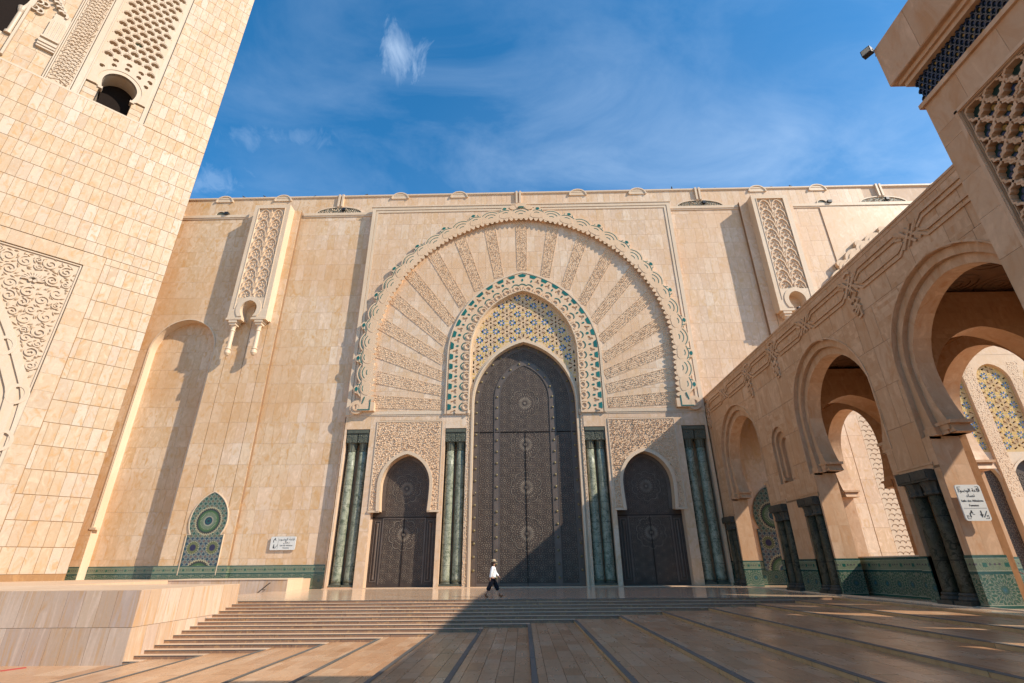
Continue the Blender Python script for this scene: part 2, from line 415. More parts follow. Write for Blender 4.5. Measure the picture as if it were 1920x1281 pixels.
# ------------------------------------------------------------------ mesh helpers
class MB:
    def __init__(s): s.v, s.f, s.mi = [], [], []
    def add(s, vs, fs, mi=0):
        o = len(s.v); s.v.extend(vs)
        for f in fs: s.f.append(tuple(i + o for i in f)); s.mi.append(mi)
        return s
    def quad(s, a, b, c, d, mi=0): return s.add([a, b, c, d], [(0, 1, 2, 3)], mi)
    def box(s, x0, x1, y0, y1, z0, z1, mi=0, skip=()):
        vs = [(x, y, z) for z in (z0, z1) for y in (y0, y1) for x in (x0, x1)]
        fs = {'b': (0, 2, 3, 1), 't': (4, 5, 7, 6), 'f': (0, 1, 5, 4), 'k': (2, 6, 7, 3), 'l': (0, 4, 6, 2), 'r': (1, 3, 7, 5)}
        return s.add(vs, [f for k, f in fs.items() if k not in skip], mi)
    def cbox(s, x0, x1, y0, y1, z0, z1, c=0.01, mi=0):
        """box whose front (y0) edges are chamfered"""
        vs = [(x0 + c, y0, z0 + c), (x1 - c, y0, z0 + c), (x1 - c, y0, z1 - c), (x0 + c, y0, z1 - c),
              (x0, y0 + c, z0), (x1, y0 + c, z0), (x1, y0 + c, z1), (x0, y0 + c, z1),
              (x0, y1, z0), (x1, y1, z0), (x1, y1, z1), (x0, y1, z1)]
        fs = [(0, 1, 2, 3)]
        for a, b in ((0, 4), (4, 8)):
            for i in range(4): j = (i + 1) % 4; fs.append((a + i, b + i, b + j, a + j))
        return s.add(vs, fs, mi)
    def plate(s, outer, holes=(), y0=0.0, y1=0.05, mi=0, back=False, mi_side=None):
        """polygon in x,z extruded from y0 (front) to y1; holes get walls too"""
        loops = [outer] + list(holes)
        ms = mi if mi_side is None else mi_side
        tri = tessellate_polygon([[Vector((p[0], p[1], 0)) for p in l] for l in loops])
        flat = [p for l in loops for p in l]
        fs = []
        for t in tri:
            (ax, az), (bx, bz), (cx, cz) = (flat[i] for i in t)
            cr = (bx - ax) * (cz - az) - (bz - az) * (cx - ax)
            fs.append(t if cr > 0 else (t[0], t[2], t[1]))
        s.add([(p[0], y0, p[1]) for p in flat], fs, mi)
        if back: s.add([(p[0], y1, p[1]) for p in flat], [f[::-1] for f in fs], mi)
        for l in loops:
            n = len(l)
            s.add([(p[0], y0, p[1]) for p in l] + [(p[0], y1, p[1]) for p in l], [(i, i + n, (i + 1) % n + n, (i + 1) % n) for i in range(n)], ms)
        return s
    def ribbon(s, pts, w, y0, y1, closed=False, mi=0):
        """flat bar of width w following pts in x,z; front y0, foot y1"""
        n = len(pts); L, Rr = [], []
        for i in range(n):
            p = pts[i]
            a = pts[(i - 1) % n] if (closed or i > 0) else None
            b = pts[(i + 1) % n] if (closed or i < n - 1) else None
            d1 = Vector((p[0] - a[0], p[1] - a[1])).normalized() if a else None
            d2 = Vector((b[0] - p[0], b[1] - p[1])).normalized() if b else None
            if d1 is None: d1 = d2
            if d2 is None: d2 = d1
            n1 = Vector((-d1.y, d1.x)); n2 = Vector((-d2.y, d2.x))
            m = n1 + n2
            if m.length < 1e-6: m = n1.copy()
            m.normalize(); k = w / 2 / max(0.45, m.dot(n1))
            L.append((p[0] + m.x * k, p[1] + m.y * k)); Rr.append((p[0] - m.x * k, p[1] - m.y * k))
        o = len(s.v)
        for q in range(n):
            s.v += [(L[q][0], y0, L[q][1]), (Rr[q][0], y0, Rr[q][1]), (L[q][0], y1, L[q][1]), (Rr[q][0], y1, Rr[q][1])]
        for q in range(n if closed else n - 1):
            a = o + 4 * q; b = o + 4 * ((q + 1) % n)
            for f in ((a, a + 1, b + 1, b), (a + 2, a, b, b + 2), (a + 1, a + 3, b + 3, b + 1)): s.f.append(f); s.mi.append(mi)
        if not closed:
            for a in (o, o + 4 * (n - 1)): s.f.append((a, a + 1, a + 3, a + 2)); s.mi.append(mi)
        return s
    def tube(s, pts, r, n=6, mi=0, cap=True):
        o = len(s.v); k = len(pts)
        rs = r if isinstance(r, (list, tuple)) else [r] * k
        up = None
        for i, p in enumerate(pts):
            p = Vector(p)
            d = (Vector(pts[min(i + 1, k - 1)]) - Vector(pts[max(i - 1, 0)])).normalized()
            if up is None: up = d.orthogonal().normalized()
            a = (up - d * up.dot(d))
            a = a.normalized() if a.length > 1e-5 else d.orthogonal().normalized()
            up = a; b = d.cross(a)
            for j in range(n):
                t = 2 * PI * j / n; s.v.append(tuple(p + a * (math.cos(t) * rs[i]) + b * (math.sin(t) * rs[i])))
        for i in range(k - 1):
            for j in range(n):
                s.f.append((o + i * n + j, o + i * n + (j + 1) % n, o + (i + 1) * n + (j + 1) % n, o + (i + 1) * n + j)); s.mi.append(mi)
        if cap:
            s.f.append(tuple(o + j for j in range(n))[::-1]); s.mi.append(mi)
            s.f.append(tuple(o + (k - 1) * n + j for j in range(n))); s.mi.append(mi)
        return s
    def lathe(s, prof, cx=0.0, cy=0.0, n=16, mi=0, flute=0.0):
        o = len(s.v)
        for (r, z) in prof:
            for j in range(n):
                t = 2 * PI * j / n; q = r * (1 + (flute if j % 2 else 0.0)); s.v.append((cx + q * math.cos(t), cy + q * math.sin(t), z))
        for i in range(len(prof) - 1):
            for j in range(n):
                s.f.append((o + i * n + j, o + i * n + (j + 1) % n, o + (i + 1) * n + (j + 1) % n, o + (i + 1) * n + j)); s.mi.append(mi)
        s.f.append(tuple(o + j for j in range(n))[::-1]); s.mi.append(mi)
        s.f.append(tuple(o + (len(prof) - 1) * n + j for j in range(n))); s.mi.append(mi)
        return s
    def pyr(s, pts, apex, mi=0):
        n = len(pts); return s.add(list(pts) + [apex], [(i, (i + 1) % n, n) for i in range(n)], mi)
    def mesh(s, name, mats, smooth=False):
        me = bpy.data.meshes.new(name)
        me.from_pydata(s.v, [], s.f)
        mats = mats if isinstance(mats, (list, tuple)) else [mats]
        for k in mats: me.materials.append(M[k])
        if len(mats) > 1: me.polygons.foreach_set('material_index', s.mi)
        if smooth: me.polygons.foreach_set('use_smooth', [True] * len(me.polygons))
        bm = bmesh.new(); bm.from_mesh(me)
        bmesh.ops.recalc_face_normals(bm, faces=bm.faces) if smooth == 'fix' else None
        bm.to_mesh(me) if smooth == 'fix' else None
        bm.free()
        me.update()
        return me
    def build(s, name, mats, parent=None, smooth=False, **props):
        return link(name, s.mesh(name, mats, smooth), parent, **props)

def link(name, me, parent=None, **props):
    o = bpy.data.objects.new(name, me); col.objects.link(o)
    if parent is not None: o.parent = parent
    for k, v in props.items(): o[k] = v
    return o

def thing(name, label, cat, loc=(0, 0, 0), rz=0.0, group=None, kind=None):
    o = link(name, None); o.location = loc; o.rotation_euler = (0, 0, rz); o.empty_display_size = 0.3
    if label: o['label'] = label
    if cat: o['category'] = cat
    if group: o['group'] = group
    if kind: o['kind'] = kind
    return o

def tag(o, label, cat, group=None):
    o['label'] = label; o['category'] = cat
    if group: o['group'] = group
    return o

# ------------------------------------------------------------------ arches
class Arch:
    """pointed arch in x,z: half width `half` at height zc; e = eccentricity (0 round);
    below zc either straight or returning inwards (horseshoe) down to `foot`; `low` half width below the foot"""
    def __init__(s, c, half, zc, e=0.0, bot=0.0, shoe=0.0, foot=None, low=None):
        s.c, s.half, s.zc, s.e, s.bot, s.shoe = c, half, zc, e, bot, shoe
        s.foot = bot if foot is None else foot
        s.low = low
        s.r = half + e
        s.apex = zc + math.sqrt(s.r ** 2 - e ** 2)
    def hw(s, z):
        if z >= s.apex: return 0.0
        if z >= s.zc: return max(0.0, math.sqrt(max(0.0, s.r ** 2 - (z - s.zc) ** 2)) - s.e)
        if z < s.foot - 1e-6 and s.low is not None: return s.low
        if s.shoe <= 0: return s.half
        t = (s.zc - z) / max(1e-6, s.zc - s.foot)
        return s.half - s.shoe * min(1.0, t) ** 2
    def grow(s, d, dfoot=0.0):
        return Arch(s.c, s.half + d, s.zc, s.e, s.bot, s.shoe, s.foot, None if s.low is None else s.low + d)
    def side(s, n=18, zb=None):
        """right-hand half from the foot (or zb) to the apex"""
        z0 = s.foot if zb is None else zb
        pts = []
        m = max(2, int((s.zc - z0) / 0.6)) if s.shoe <= 0 else 9
        for i in range(m):
            z = z0 + (s.zc - z0) * i / m; pts.append((s.hw(z + 1e-5), z))
        t1 = math.acos(s.e / s.r)
        for i in range(n + 1):
            t = t1 * i / n; pts.append((s.r * math.cos(t) - s.e, s.zc + s.r * math.sin(t)))
        pts[-1] = (0.0, s.apex)
        return pts
    def curve(s, n=18, zb=None):
        q = s.side(n, zb)
        return [(s.c - x, z) for x, z in q] + [(s.c + x, z) for x, z in q[-2::-1]]

def intrados(mb, cv, y0, y1, mi=0):
    n = len(cv)
    mb.add([(x, y0, z) for x, z in cv] + [(x, y1, z) for x, z in cv], [(i, i + 1, i + 1 + n, i + n) for i in range(n - 1)], mi)

def arch_band(mb, inner, outer, y, y_in=None, y_out=None, mi=0, foot=True):
    """flat moulding between two parallel curves; optional returns to y_in / y_out"""
    n = len(inner)
    mb.add([(x, y, z) for x, z in inner] + [(x, y, z) for x, z in outer], [(i, i + n, i + 1 + n, i + 1) for i in range(n - 1)], mi)
    if y_in is not None: intrados(mb, inner, y, y_in, mi)
    if y_out is not None: intrados(mb, outer[::-1], y, y_out, mi)
    if foot and y_out is not None:
        for i in (0, n - 1):
            a, b = inner[i], outer[i]
            mb.quad((a[0], y, a[1]), (b[0], y, b[1]), (b[0], y_out, b[1]), (a[0], y_out, a[1]), mi)

def wall_slices(mb, x0, x1, z0, z1, y, op=None, dz=0.25, mi=0):
    """flat wall at depth y (normal -y) with one arch opening left out"""
    if op is None or op.apex <= z0 or op.bot >= z1:
        return mb.quad((x0, y, z0), (x1, y, z0), (x1, y, z1), (x0, y, z1), mi)
    zs = {z0, z1}
    for q in (op.bot, op.foot, op.zc, op.apex):
        if z0 < q < z1: zs.add(q)
    zs = sorted(zs); fine = []
    for a, b in zip(zs, zs[1:]):
        k = max(1, int(math.ceil((b - a) / dz)))
        for i in range(k):
            if b == op.apex or (a >= op.zc - 1e-6):           # finer towards the crown
                t0, t1 = math.sin(PI / 2 * i / k), math.sin(PI / 2 * (i + 1) / k)
            else: t0, t1 = i / k, (i + 1) / k
            fine.append((a + (b - a) * t0, a + (b - a) * t1))
    for a, b in fine:
        m = (a + b) / 2
        if m < op.bot or m > op.apex:
            mb.quad((x0, y, a), (x1, y, a), (x1, y, b), (x0, y, b), mi); continue
        ha, hb = op.hw(a + 1e-5), op.hw(b - 1e-5)
        for sgn in (-1, 1):
            if sgn < 0:
                xa, xb = op.c - ha, op.c - hb
                if max(xa, xb) <= x0: continue
                xa, xb = min(max(xa, x0), x1), min(max(xb, x0), x1)
                mb.quad((x0, y, a), (xa, y, a), (xb, y, b), (x0, y, b), mi)
            else:
                xa, xb = op.c + ha, op.c + hb
                if min(xa, xb) >= x1: continue
                xa, xb = max(min(xa, x1), x0), max(min(xb, x1), x0)
                mb.quad((xa, y, a), (x1, y, a), (x1, y, b), (xb, y, b), mi)
    return mb

# ------------------------------------------------------------------ stone slabs: one object each, the smallest joined
def cam_px(p):
    d = Vector(p) - Vector((0, 0, HC))
    w = d.dot(AX_F)
    if w <= 0.1: return None
    return 960 + 930.88 * d.dot(AX_R) / w, 640.5 + 930.88 * d.dot(AX_D) / w, w

class Slabs:
    """collects slabs of one thing; flush() builds the largest in view as objects, the rest as one part"""
    unit = {}
    def __init__(s, root, name, mat, limit=300, mat_matrix=None, hide=None, alt=None):
        s.alt = alt; s.root, s.name, s.mat, s.limit, s.items, s.hide = root, name, mat, limit, [], hide
        s.mw = Matrix.Translation(root.location) @ root.rotation_euler.to_matrix().to_4x4()
    def weight(s, p, area):
        q = cam_px(s.mw @ Vector(p))
        if q is None or not (-20 < q[0] < 1940 and -20 < q[1] < 1300): return 0.0
        if s.hide and s.hide(q[0], q[1]): return 0.0
        return area / q[2] ** 2
    def cell(s, x0, x1, z0, z1, y, op=None, gap=0.012, thick=0.03, parent=None, jit=0.004, gz=None):
        g = gap / 2; h_ = g if gz is None else gz / 2; a, b, c, d = x0 + g, x1 - g, z0 + h_, z1 - h_
        if b - a < 0.03 or d - c < 0.03: return
        yy = y - jit * rnd.random()
        w = s.weight(((a + b) / 2, y, (c + d) / 2), (b - a) * (d - c))
        if op is not None:
            hm = max(op.hw(c), op.hw(d), op.hw((c + d) / 2), op.hw(min(max(op.zc, c), d)))
            if d > op.bot and c < op.apex and a < op.c + hm and b > op.c - hm:
                mb = MB(); wall_slices(mb, a, b, c, d, yy, op, 0.22)
                if op.bot < d and mb.f: s.items.append((w * 0.7, 'mesh', mb, parent))
                return
        s.items.append((w, 'box', (a, b, yy, yy + thick, c, d), parent))
    def grid(s, x0, x1, z0, z1, y, w, h, op=None, z_first=None, skip=None, parent=None, wide=0.25, **kw):
        z = z0 if z_first is None else z_first
        while z > z0: z -= h
        while z < z1 - 1e-3:
            za, zb = max(z, z0), min(z + h, z1)
            if zb - za > 0.05:
                x = x0; first = True
                while x < x1 - 1e-3:
                    ww = w * (1.0 + 0.12 * (rnd.random() - 0.5)) * (1.6 if rnd.random() < wide else 1.0)
                    if first: ww *= 0.4 + 0.6 * rnd.random(); first = False
                    xe = x + ww
                    if x1 - xe < w * 0.35: xe = x1
                    if not (skip and skip(x, xe, za, zb)): s.cell(x, xe, za, zb, y, op, parent=parent, **kw)
                    x = xe
            z += h
    def flush(s):
        s.items.sort(key=lambda t: -t[0])
        rest = {}
        for i, (w, kind, d, par) in enumerate(s.items):
            xm = (d[0] + d[1]) / 2 if kind == 'box' else d.v[0][0]
            mat = s.alt(xm) if s.alt else s.mat
            if mat not in Slabs.unit:
                mb = MB(); mb.box(-0.5, 0.5, 0.0, 1.0, -0.5, 0.5, skip=('k',)); Slabs.unit[mat] = mb.mesh('stone_slab_mesh', mat)
            if i < s.limit and w > 0:
                if kind == 'box':
                    a, b, y0, y1, c, e = d
                    o = link(s.name, Slabs.unit[mat], par or s.root)
                    o.location = ((a + b) / 2, y0, (c + e) / 2); o.scale = (b - a, y1 - y0, e - c)
                else: d.build(s.name, mat, par or s.root)
            else:
                mb = rest.setdefault(mat, MB())
                if kind == 'box': mb.box(*d[:2], d[2], d[3], d[4], d[5], skip=('k',))
                else:
                    d2 = weld(d); mb.add(d2.v, d2.f)
        for mat, mb in rest.items(): mb.build(s.name + '_field', mat, s.root, kind='stuff')

def weld(mb):
    """merge doubles so one slab stays one island"""
    key, out = {}, MB(); idx = []
    for p in mb.v:
        k = tuple(round(c, 4) for c in p)
        if k not in key: key[k] = len(out.v); out.v.append(p)
        idx.append(key[k])
    for f in mb.f:
        g = []
        for i in f:
            if not g or idx[i] != g[-1]: g.append(idx[i])
        if g and g[0] == g[-1] and len(g) > 1: g.pop()
        if len(g) >= 3: out.f.append(tuple(g)); out.mi.append(0)
    return out

# ------------------------------------------------------------------ ornament
def disc(cx, cz, rx, rz=None, n=10, rot=0.0):
    rz = rx if rz is None else rz
    ca, sa = math.cos(rot), math.sin(rot)
    return [(cx + rx * math.cos(2 * PI * i / n) * ca - rz * math.sin(2 * PI * i / n) * sa,
             cz + rx * math.cos(2 * PI * i / n) * sa + rz * math.sin(2 * PI * i / n) * ca) for i in range(n)]

def arc(cx, cz, r, a0, a1, n=10):
    return [(cx + r * math.cos(a0 + (a1 - a0) * i / n), cz + r * math.sin(a0 + (a1 - a0) * i / n)) for i in range(n + 1)]

def leaf(mb, x, z, L, w, rot, y, h, mi=0):
    """small carved leaf: bent ridge with sloping sides"""
    ca, sa = math.cos(rot), math.sin(rot)
    def P(a, b, d): return (x + a * ca - b * sa, y - d, z + a * sa + b * ca)
    vs = [P(-L * .5, 0, 0), P(-L * .05, -w * .5, 0), P(L * .5, w * .2, 0), P(0, w * .5, 0), P(-L * .12, 0, h), P(L * .22, w * .06, h * .8)]
    mb.add(vs, [(0, 1, 4), (1, 2, 5, 4), (2, 3, 5), (3, 0, 4, 5)], mi)

def relief(mb, inside, x0, x1, z0, z1, cell, y, h, mi=0, seed=1, curls=0.0):
    rr = random.Random(seed)
    nx, nz = int((x1 - x0) / cell), int((z1 - z0) / cell)
    for i in range(nx + 1):
        for j in range(nz + 1):
            x = x0 + (i + 0.5 * (j % 2)) * cell + (rr.random() - .5) * cell * .7
            z = z0 + j * cell + (rr.random() - .5) * cell * .7
            if not inside(x, z): continue
            base = rr.random() * 2 * PI
            leaf(mb, x, z, cell * (0.95 + .4 * rr.random()), cell * (.42 + .25 * rr.random()), base, y, h * (.5 + .9 * rr.random()), mi)

def scroll(mb, cx, cz, r, turns, rot, w, y0, y1, flip=1, mi=0):
    """spiral tendril"""
    n = int(14 * turns); pts = []
    for i in range(n + 1):
        t = i / n; a = rot + flip * turns * 2 * PI * t; q = r * (1 - 0.86 * t)
        pts.append((cx + q * math.cos(a), cz + q * math.sin(a)))
    mb.ribbon(pts, w, y0, y1, mi=mi)

# ------------------------------------------------------------------ ground, terraces, steps
g_mb = MB(); g_mb.quad((-400, -300, -1.60), (400, -300, -1.60), (400, 500, -1.60), (-400, 500, -1.60))
ground = g_mb.build('ground', 'platform_stone', kind='structure')

RIS, TRD, NST = 0.105, 0.505, 15
YE = 27.18                                         # nosing of the top step
XK = [14.9, 12.8, 10.74, 8.34, 6.12, 4.11, 2.11, 0.15, -1.78, -3.70, -5.69, -7.65, -9.65, -11.68, -13.62]   # where step k turns towards the viewer
XL = -14.03
pf = MB()
pf.box(-17.5, XL, YE - .03, 38.26, -1.58, -0.0, skip=('b',)); pf.box(-16.49, XL, 38.26, 70, -1.58, 0.0, skip=('b',)); pf.box(XL, 90, YE + .05, 70, -1.58, -0.0, skip=('b',)); pf.box(XK[0] + .05, 90, -45, YE + .05, -1.58, 0.0, skip=('b',))
platform = pf.build('platform', 'platform_stone', kind='structure')
terr = thing('terrace_steps', None, None, kind='structure')
pav = Slabs(terr, 'paving_slab', 'paving_stone', 300)
pav_items = []
joint_no = 0
for k in range(0, NST):
    z = -RIS * k
    yk = YE - TRD * k
    xk = XK[k]
    xn = XK[k + 1] if k + 1 < NST else XL                 # left limit of the wide tread below
    # riser and nosing of step k along the front flight; the blocks butt with visible joints
    st = MB()
    x = XL
    while x < xk - 0.01:
        ww = rnd.uniform(1.1, 2.2); xe = min(x + ww, xk)
        if xk - xe < 0.4: xe = xk
        dy = rnd.uniform(-0.006, 0.006); dz = rnd.uniform(-0.004, 0.003)
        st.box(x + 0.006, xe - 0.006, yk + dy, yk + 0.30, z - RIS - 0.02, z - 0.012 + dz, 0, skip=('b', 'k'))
        st.box(x + 0.004, xe - 0.004, yk - 0.012 + dy, yk + 0.055, z - 0.011, z + 0.007 + dz, 1, skip=('k',))
        x = xe
    # riser along the terrace edge, running towards the viewer
    y = -14.0
    ye = yk + 0.3
    while y < ye - 0.01:
        ww = rnd.uniform(1.3, 2.4); yq = min(y + ww, ye)
        if ye - yq < 0.4: yq = ye
        dx = rnd.uniform(-0.006, 0.006); dz = rnd.uniform(-0.004, 0.003)
        st.box(xk + dx, xk + 0.30, y + 0.006, yq - 0.006, z - RIS - 0.02, z - 0.012 + dz, 2, skip=('b', 'r'))
        if k: st.box(xk - 0.012 + dx, xk + 0.125, y + 0.004, min(yq, yk + 0.05) - 0.004, z - 0.011, z + 0.006 + dz, 1, skip=('r',))
        y = yq
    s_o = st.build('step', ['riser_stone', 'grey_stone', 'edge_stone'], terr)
    if k == 0: continue
    # tread behind the nosing, up to the next riser, and bed under the wide terrace
    bed = MB()
    bed.quad((XL, yk + 0.05, z), (xk + 0.1, yk + 0.05, z), (xk + 0.1, yk + TRD + 0.05, z), (XL, yk + TRD + 0.05, z), 0)
    bed.quad((xk + 0.1, -14, z - 0.03), (XK[k - 1] + 0.02, -14, z - 0.03), (XK[k - 1] + 0.02, yk + TRD + 0.02, z - 0.03), (xk + 0.1, yk + TRD + 0.02, z - 0.03), 1)
    bed.quad((xk + 0.1, -14, z - 0.03), (xk + 0.1, yk + TRD, z - 0.03), (xk + 0.1, yk + TRD, z), (xk + 0.1, -14, z), 0)
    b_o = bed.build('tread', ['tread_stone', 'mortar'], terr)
    # paving slabs of the wide terrace
    xa, xb = xk + 0.13, XK[k - 1] - 0.005
    n = 4; edge = 0.20
    xs = [xa, xa + edge] + [xa + edge + (xb - xa - edge) * (i + 1) / n for i in range(n)]
    for c in range(len(xs) - 1):
        y = -13.5 + rnd.random() * 1.0
        top = yk + TRD + 0.02
        while y < top - 0.02:
            L = rnd.uniform(0.7, 1.25) * (1.8 if c == 0 else 1.0)
            yq = min(y + L, top)
            if top - yq < 0.35: yq = top
            pav_items.append((xs[c], xs[c + 1], y, yq, z, s_o)); y = yq
# slabs: the nearest ones in view are objects, the rest one part
sl = MB(); sl.box(-0.5, 0.5, -0.5, 0.5, -1.0, 0.0, skip=('b',)); sl_me = sl.mesh('paving_slab_mesh', 'paving_stone')
def pw(t):
    q = cam_px(((t[0] + t[1]) / 2, (t[2] + t[3]) / 2, t[4]))
    if q is None or not (-10 < q[0] < 1930 and -10 < q[1] < 1300): return 0
    return (t[1] - t[0]) * (t[3] - t[2]) * (HC - t[4]) / q[2] ** 3
pav_items.sort(key=lambda t: -pw(t))
far = MB()
for i, (x0, x1, y0, y1, z, par) in enumerate(pav_items):
    g = 0.011; dz = rnd.uniform(-0.002, 0.002)
    if i < 300 and pw((x0, x1, y0, y1, z)) > 0:
        o = link('paving_slab', sl_me, par); o.location = ((x0 + x1) / 2, (y0 + y1) / 2, z + dz); o.scale = (x1 - x0 - g, y1 - y0 - g, 0.03)
    else: far.box(x0 + g / 2, x1 - g / 2, y0 + g / 2, y1 - g / 2, z - 0.03, z + dz, skip=('b',))
far.build('paving_field', 'paving_stone', terr, kind='stuff')

# low ground on the left, in front of the stair block: wide slabs and a red painted mark
lg = thing('forecourt', None, None, kind='structure')
bed = MB(); bed.quad((-70, -20, -1.592), (XK[14], -20, -1.592), (XK[14], 20.2, -1.592), (-70, 20.2, -1.592)); bed.build('bed', 'mortar', lg)
x = -13.64; cnt = 0
while x > -34:
    w = 1.0; y = 21.0 - rnd.random()
    while y > 9:
        L = rnd.uniform(1.5, 2.4); o = link('paving_slab', sl_me, lg)
        o.location = (x - w / 2, y - L / 2, -1.575); o.scale = (w - 0.008, L - 0.008, 0.01); y -= L
    x -= w
mk = MB(); mk.plate([(-.75, -.17), (.65, -.15), (.8, .17), (-.6, .15)], y0=0, y1=0.003)
mark = mk.build('painted_mark', 'red_paint'); mark.rotation_euler = (-PI / 2, 0, 1.1); mark.scale = (0.5, 1, 0.9); mark.location = (-17.3, 19.5, -1.5705)
tag(mark, 'red painted stripe on the pale ground before the stone block', 'mark')

# ------------------------------------------------------------------ stone block beside the steps and raised terrace behind it
blk = thing('stair_block', 'massive low travertine block with bright right end beside the steps', 'wall', (0, 0, 0))
bb = MB(); BZ = 0.775
bb.box(-70, XL - 0.03, 20.13, 27.05, -1.6, BZ - 0.03); bb.build('core', 'mortar', blk)
bs = Slabs(blk, 'facing_slab', 'block_stone', 300)
for (z0, z1) in ((-1.6, -0.42), (-0.42, BZ)):
    x = XL
    while x > -34:
        w = rnd.uniform(0.55, 0.95); bs.cell(x - w, x, z0, z1, 20.10, gap=0.014); x -= w
bs.flush()
unit_s = MB(); unit_s.box(-1.0, 0.0, -0.5, 0.5, -0.5, 0.5, skip=('l',)); us_me = unit_s.mesh('end_slab_mesh', 'block_stone')
y = 20.105
for (z0, z1) in ((-1.6, -0.42), (-0.42, BZ)):
    y = 20.105
    while y < 27.08:
        w = rnd.uniform(0.5, 0.9); yq = min(y + w, 27.08)
        if 27.08 - yq < 0.3: yq = 27.08
        o = link('end_slab', us_me, blk); o.location = (XL, (y + yq) / 2, (z0 + z1) / 2); o.scale = (0.03, yq - y - 0.013, z1 - z0 - 0.013); y = yq
x = XL - 0.001
while x > -40:
    w = rnd.uniform(0.9, 1.3)
    for ya, yb in ((20.10, 23.5), (23.5, 27.08)):
        tp = MB(); tp.box(x - w + .006, x - .006, ya + .004, yb - .004, BZ - 0.03, BZ + 0.004 + rnd.uniform(0, .003)); tp.build('top_slab', 'tread_stone', blk)
    x -= w

rt = MB()
rt.box(-90, -16.55, 38.3, 46, -1.6, 0.74); rt.box(-90, -25.0, 27.08, 38.3, -1.6, 0.74)
rt.box(-25.0, -17.5, 27.09, 38.3, -1.6, -1.2)
raised = rt.build('raised_terrace', 'tread_stone', kind='structure')
lw = thing('terrace_wall', 'low stone retaining wall behind the block with bright end by the gate columns', 'wall', (0, 0, 0))
ws = Slabs(lw, 'facing_slab', 'block_stone', 120)
x = -16.55
while x > -25:
    w = rnd.uniform(0.7, 1.1); ws.cell(x - w, x, -1.2, 0.74, 38.27, gap=0.008); x -= w
ws.flush()
cp = MB(); cp.box(-25, -16.5, 38.22, 40.9, 0.735, 0.80); cp.box(-16.545, -16.50, 38.26, 40.9, 0.0, 0.74); cp.build('coping', 'pale_stone', lw)
hr = MB()
hr.tube([(-19.5, 37.9, -1.05), (-17.62, 37.9, 0.52), (-17.55, 37.9, 0.55)], 0.035, 8)
hand = thing('handrail', 'dark metal handrail sloping down beside the terrace wall', 'handrail')
hr.build('rail', 'steel', hand, smooth=True)
for t in (0.15, 0.8):
    bm_ = MB(); px_, pz_ = -19.5 + 1.88 * t, -1.05 + 1.57 * t
    bm_.tube([(px_, 37.9, pz_), (px_, 37.92, pz_ - 0.09), (px_, 38.27, pz_ - 0.09)], 0.018, 6); bm_.build('bracket', 'steel', hand)

# ------------------------------------------------------------------ the mosque front
X0 = 0.30
mosque = thing('mosque', 'great pale travertine mosque front with tall arched bronze gate', 'mosque', (X0, 42.0, 0))
YW = 0.50                                    # main wall stands behind the gate panel by this much
RH = 1.83                                    # height of a course of slabs
def hidden(u, v):                            # what the arcade and the minaret hide
    if u < 484 - 0.332 * v: return True
    return u > 1320 and v > 745 - 0.9457 * (u - 1320)
fs = Slabs(mosque, 'stone_slab', 'facade_stone', 300, hide=hidden, alt=lambda x: 'facade_gold' if x < -15.7 and rnd.random() < (-x - 8) / 20 else 'facade_stone')

# --- backing of the walls
BL = Arch(-32.35, 3.08, 20.35, 0.12, bot=-1)
wb = MB()
wall_slices(wb, -62, -15.6, 0, 36.05, YW + 0.02, BL)
wb.quad((15.6, YW + 0.02, 0), (34.0, YW + 0.02, 0), (34.0, YW + 0.02, 36.05), (15.6, YW + 0.02, 36.05))
wb.quad((50, YW + 0.02, 0), (90, YW + 0.02, 0), (90, YW + 0.02, 36.05), (50, YW + 0.02, 36.05))
wb.box(-62, 90, 2.2, 14, 0, 37.6)                                     # mass of the hall behind
wb.build('wall', 'pale_joint', mosque)
fs.grid(-40, -28.95, 0, 36.0, YW, 0.72, RH, op=BL, z_first=0.35)
fs.grid(-23.45, -15.62, 0, 36.0, YW, 0.72, RH, z_first=0.35)
fs.grid(15.62, 23.05, 0, 36.0, YW, 0.72, RH, z_first=0.35)
fs.grid(28.5, 31.4, 0, 36.0, YW, 0.72, RH, z_first=0.35)

# --- blind arch on the left
nb = MB(); cv = BL.curve(16, 0.0)
intrados(nb, cv, YW, YW + 0.95); nb.build('niche_reveal', 'pale_stone', mosque)
fs.grid(-35.6, -28.9, 0.0, 23.9, YW + 0.85, 0.72, RH, z_first=0.35); nbk_ = MB(); nbk_.quad((-35.7, YW + .88, 0), (-28.8, YW + .88, 0), (-28.8, YW + .88, 24), (-35.7, YW + .88, 24)); nbk_.build('niche_back', 'pale_joint', mosque); nd = MB(); nd.box(-35.42, -29.3, YW + .80, YW + .9, 0, 1.69); nd.build('dado', 'zellige_dado', mosque)
nm = MB(); arch_band(nm, BL.curve(16, 4.6), BL.grow(0.10).curve(16, 4.6), YW - 0.05, YW + 0.05, YW); nm.build('niche_moulding', 'pale_stone', mosque)
for sx in (-1, 1):
    im = MB(); im.box(BL.c + sx * 3.05 - 0.22, BL.c + sx * 3.05 + 0.30, YW - 0.06, YW + 0.45, 4.45, 4.62); im.build('niche_impost', 'pale_stone', mosque)

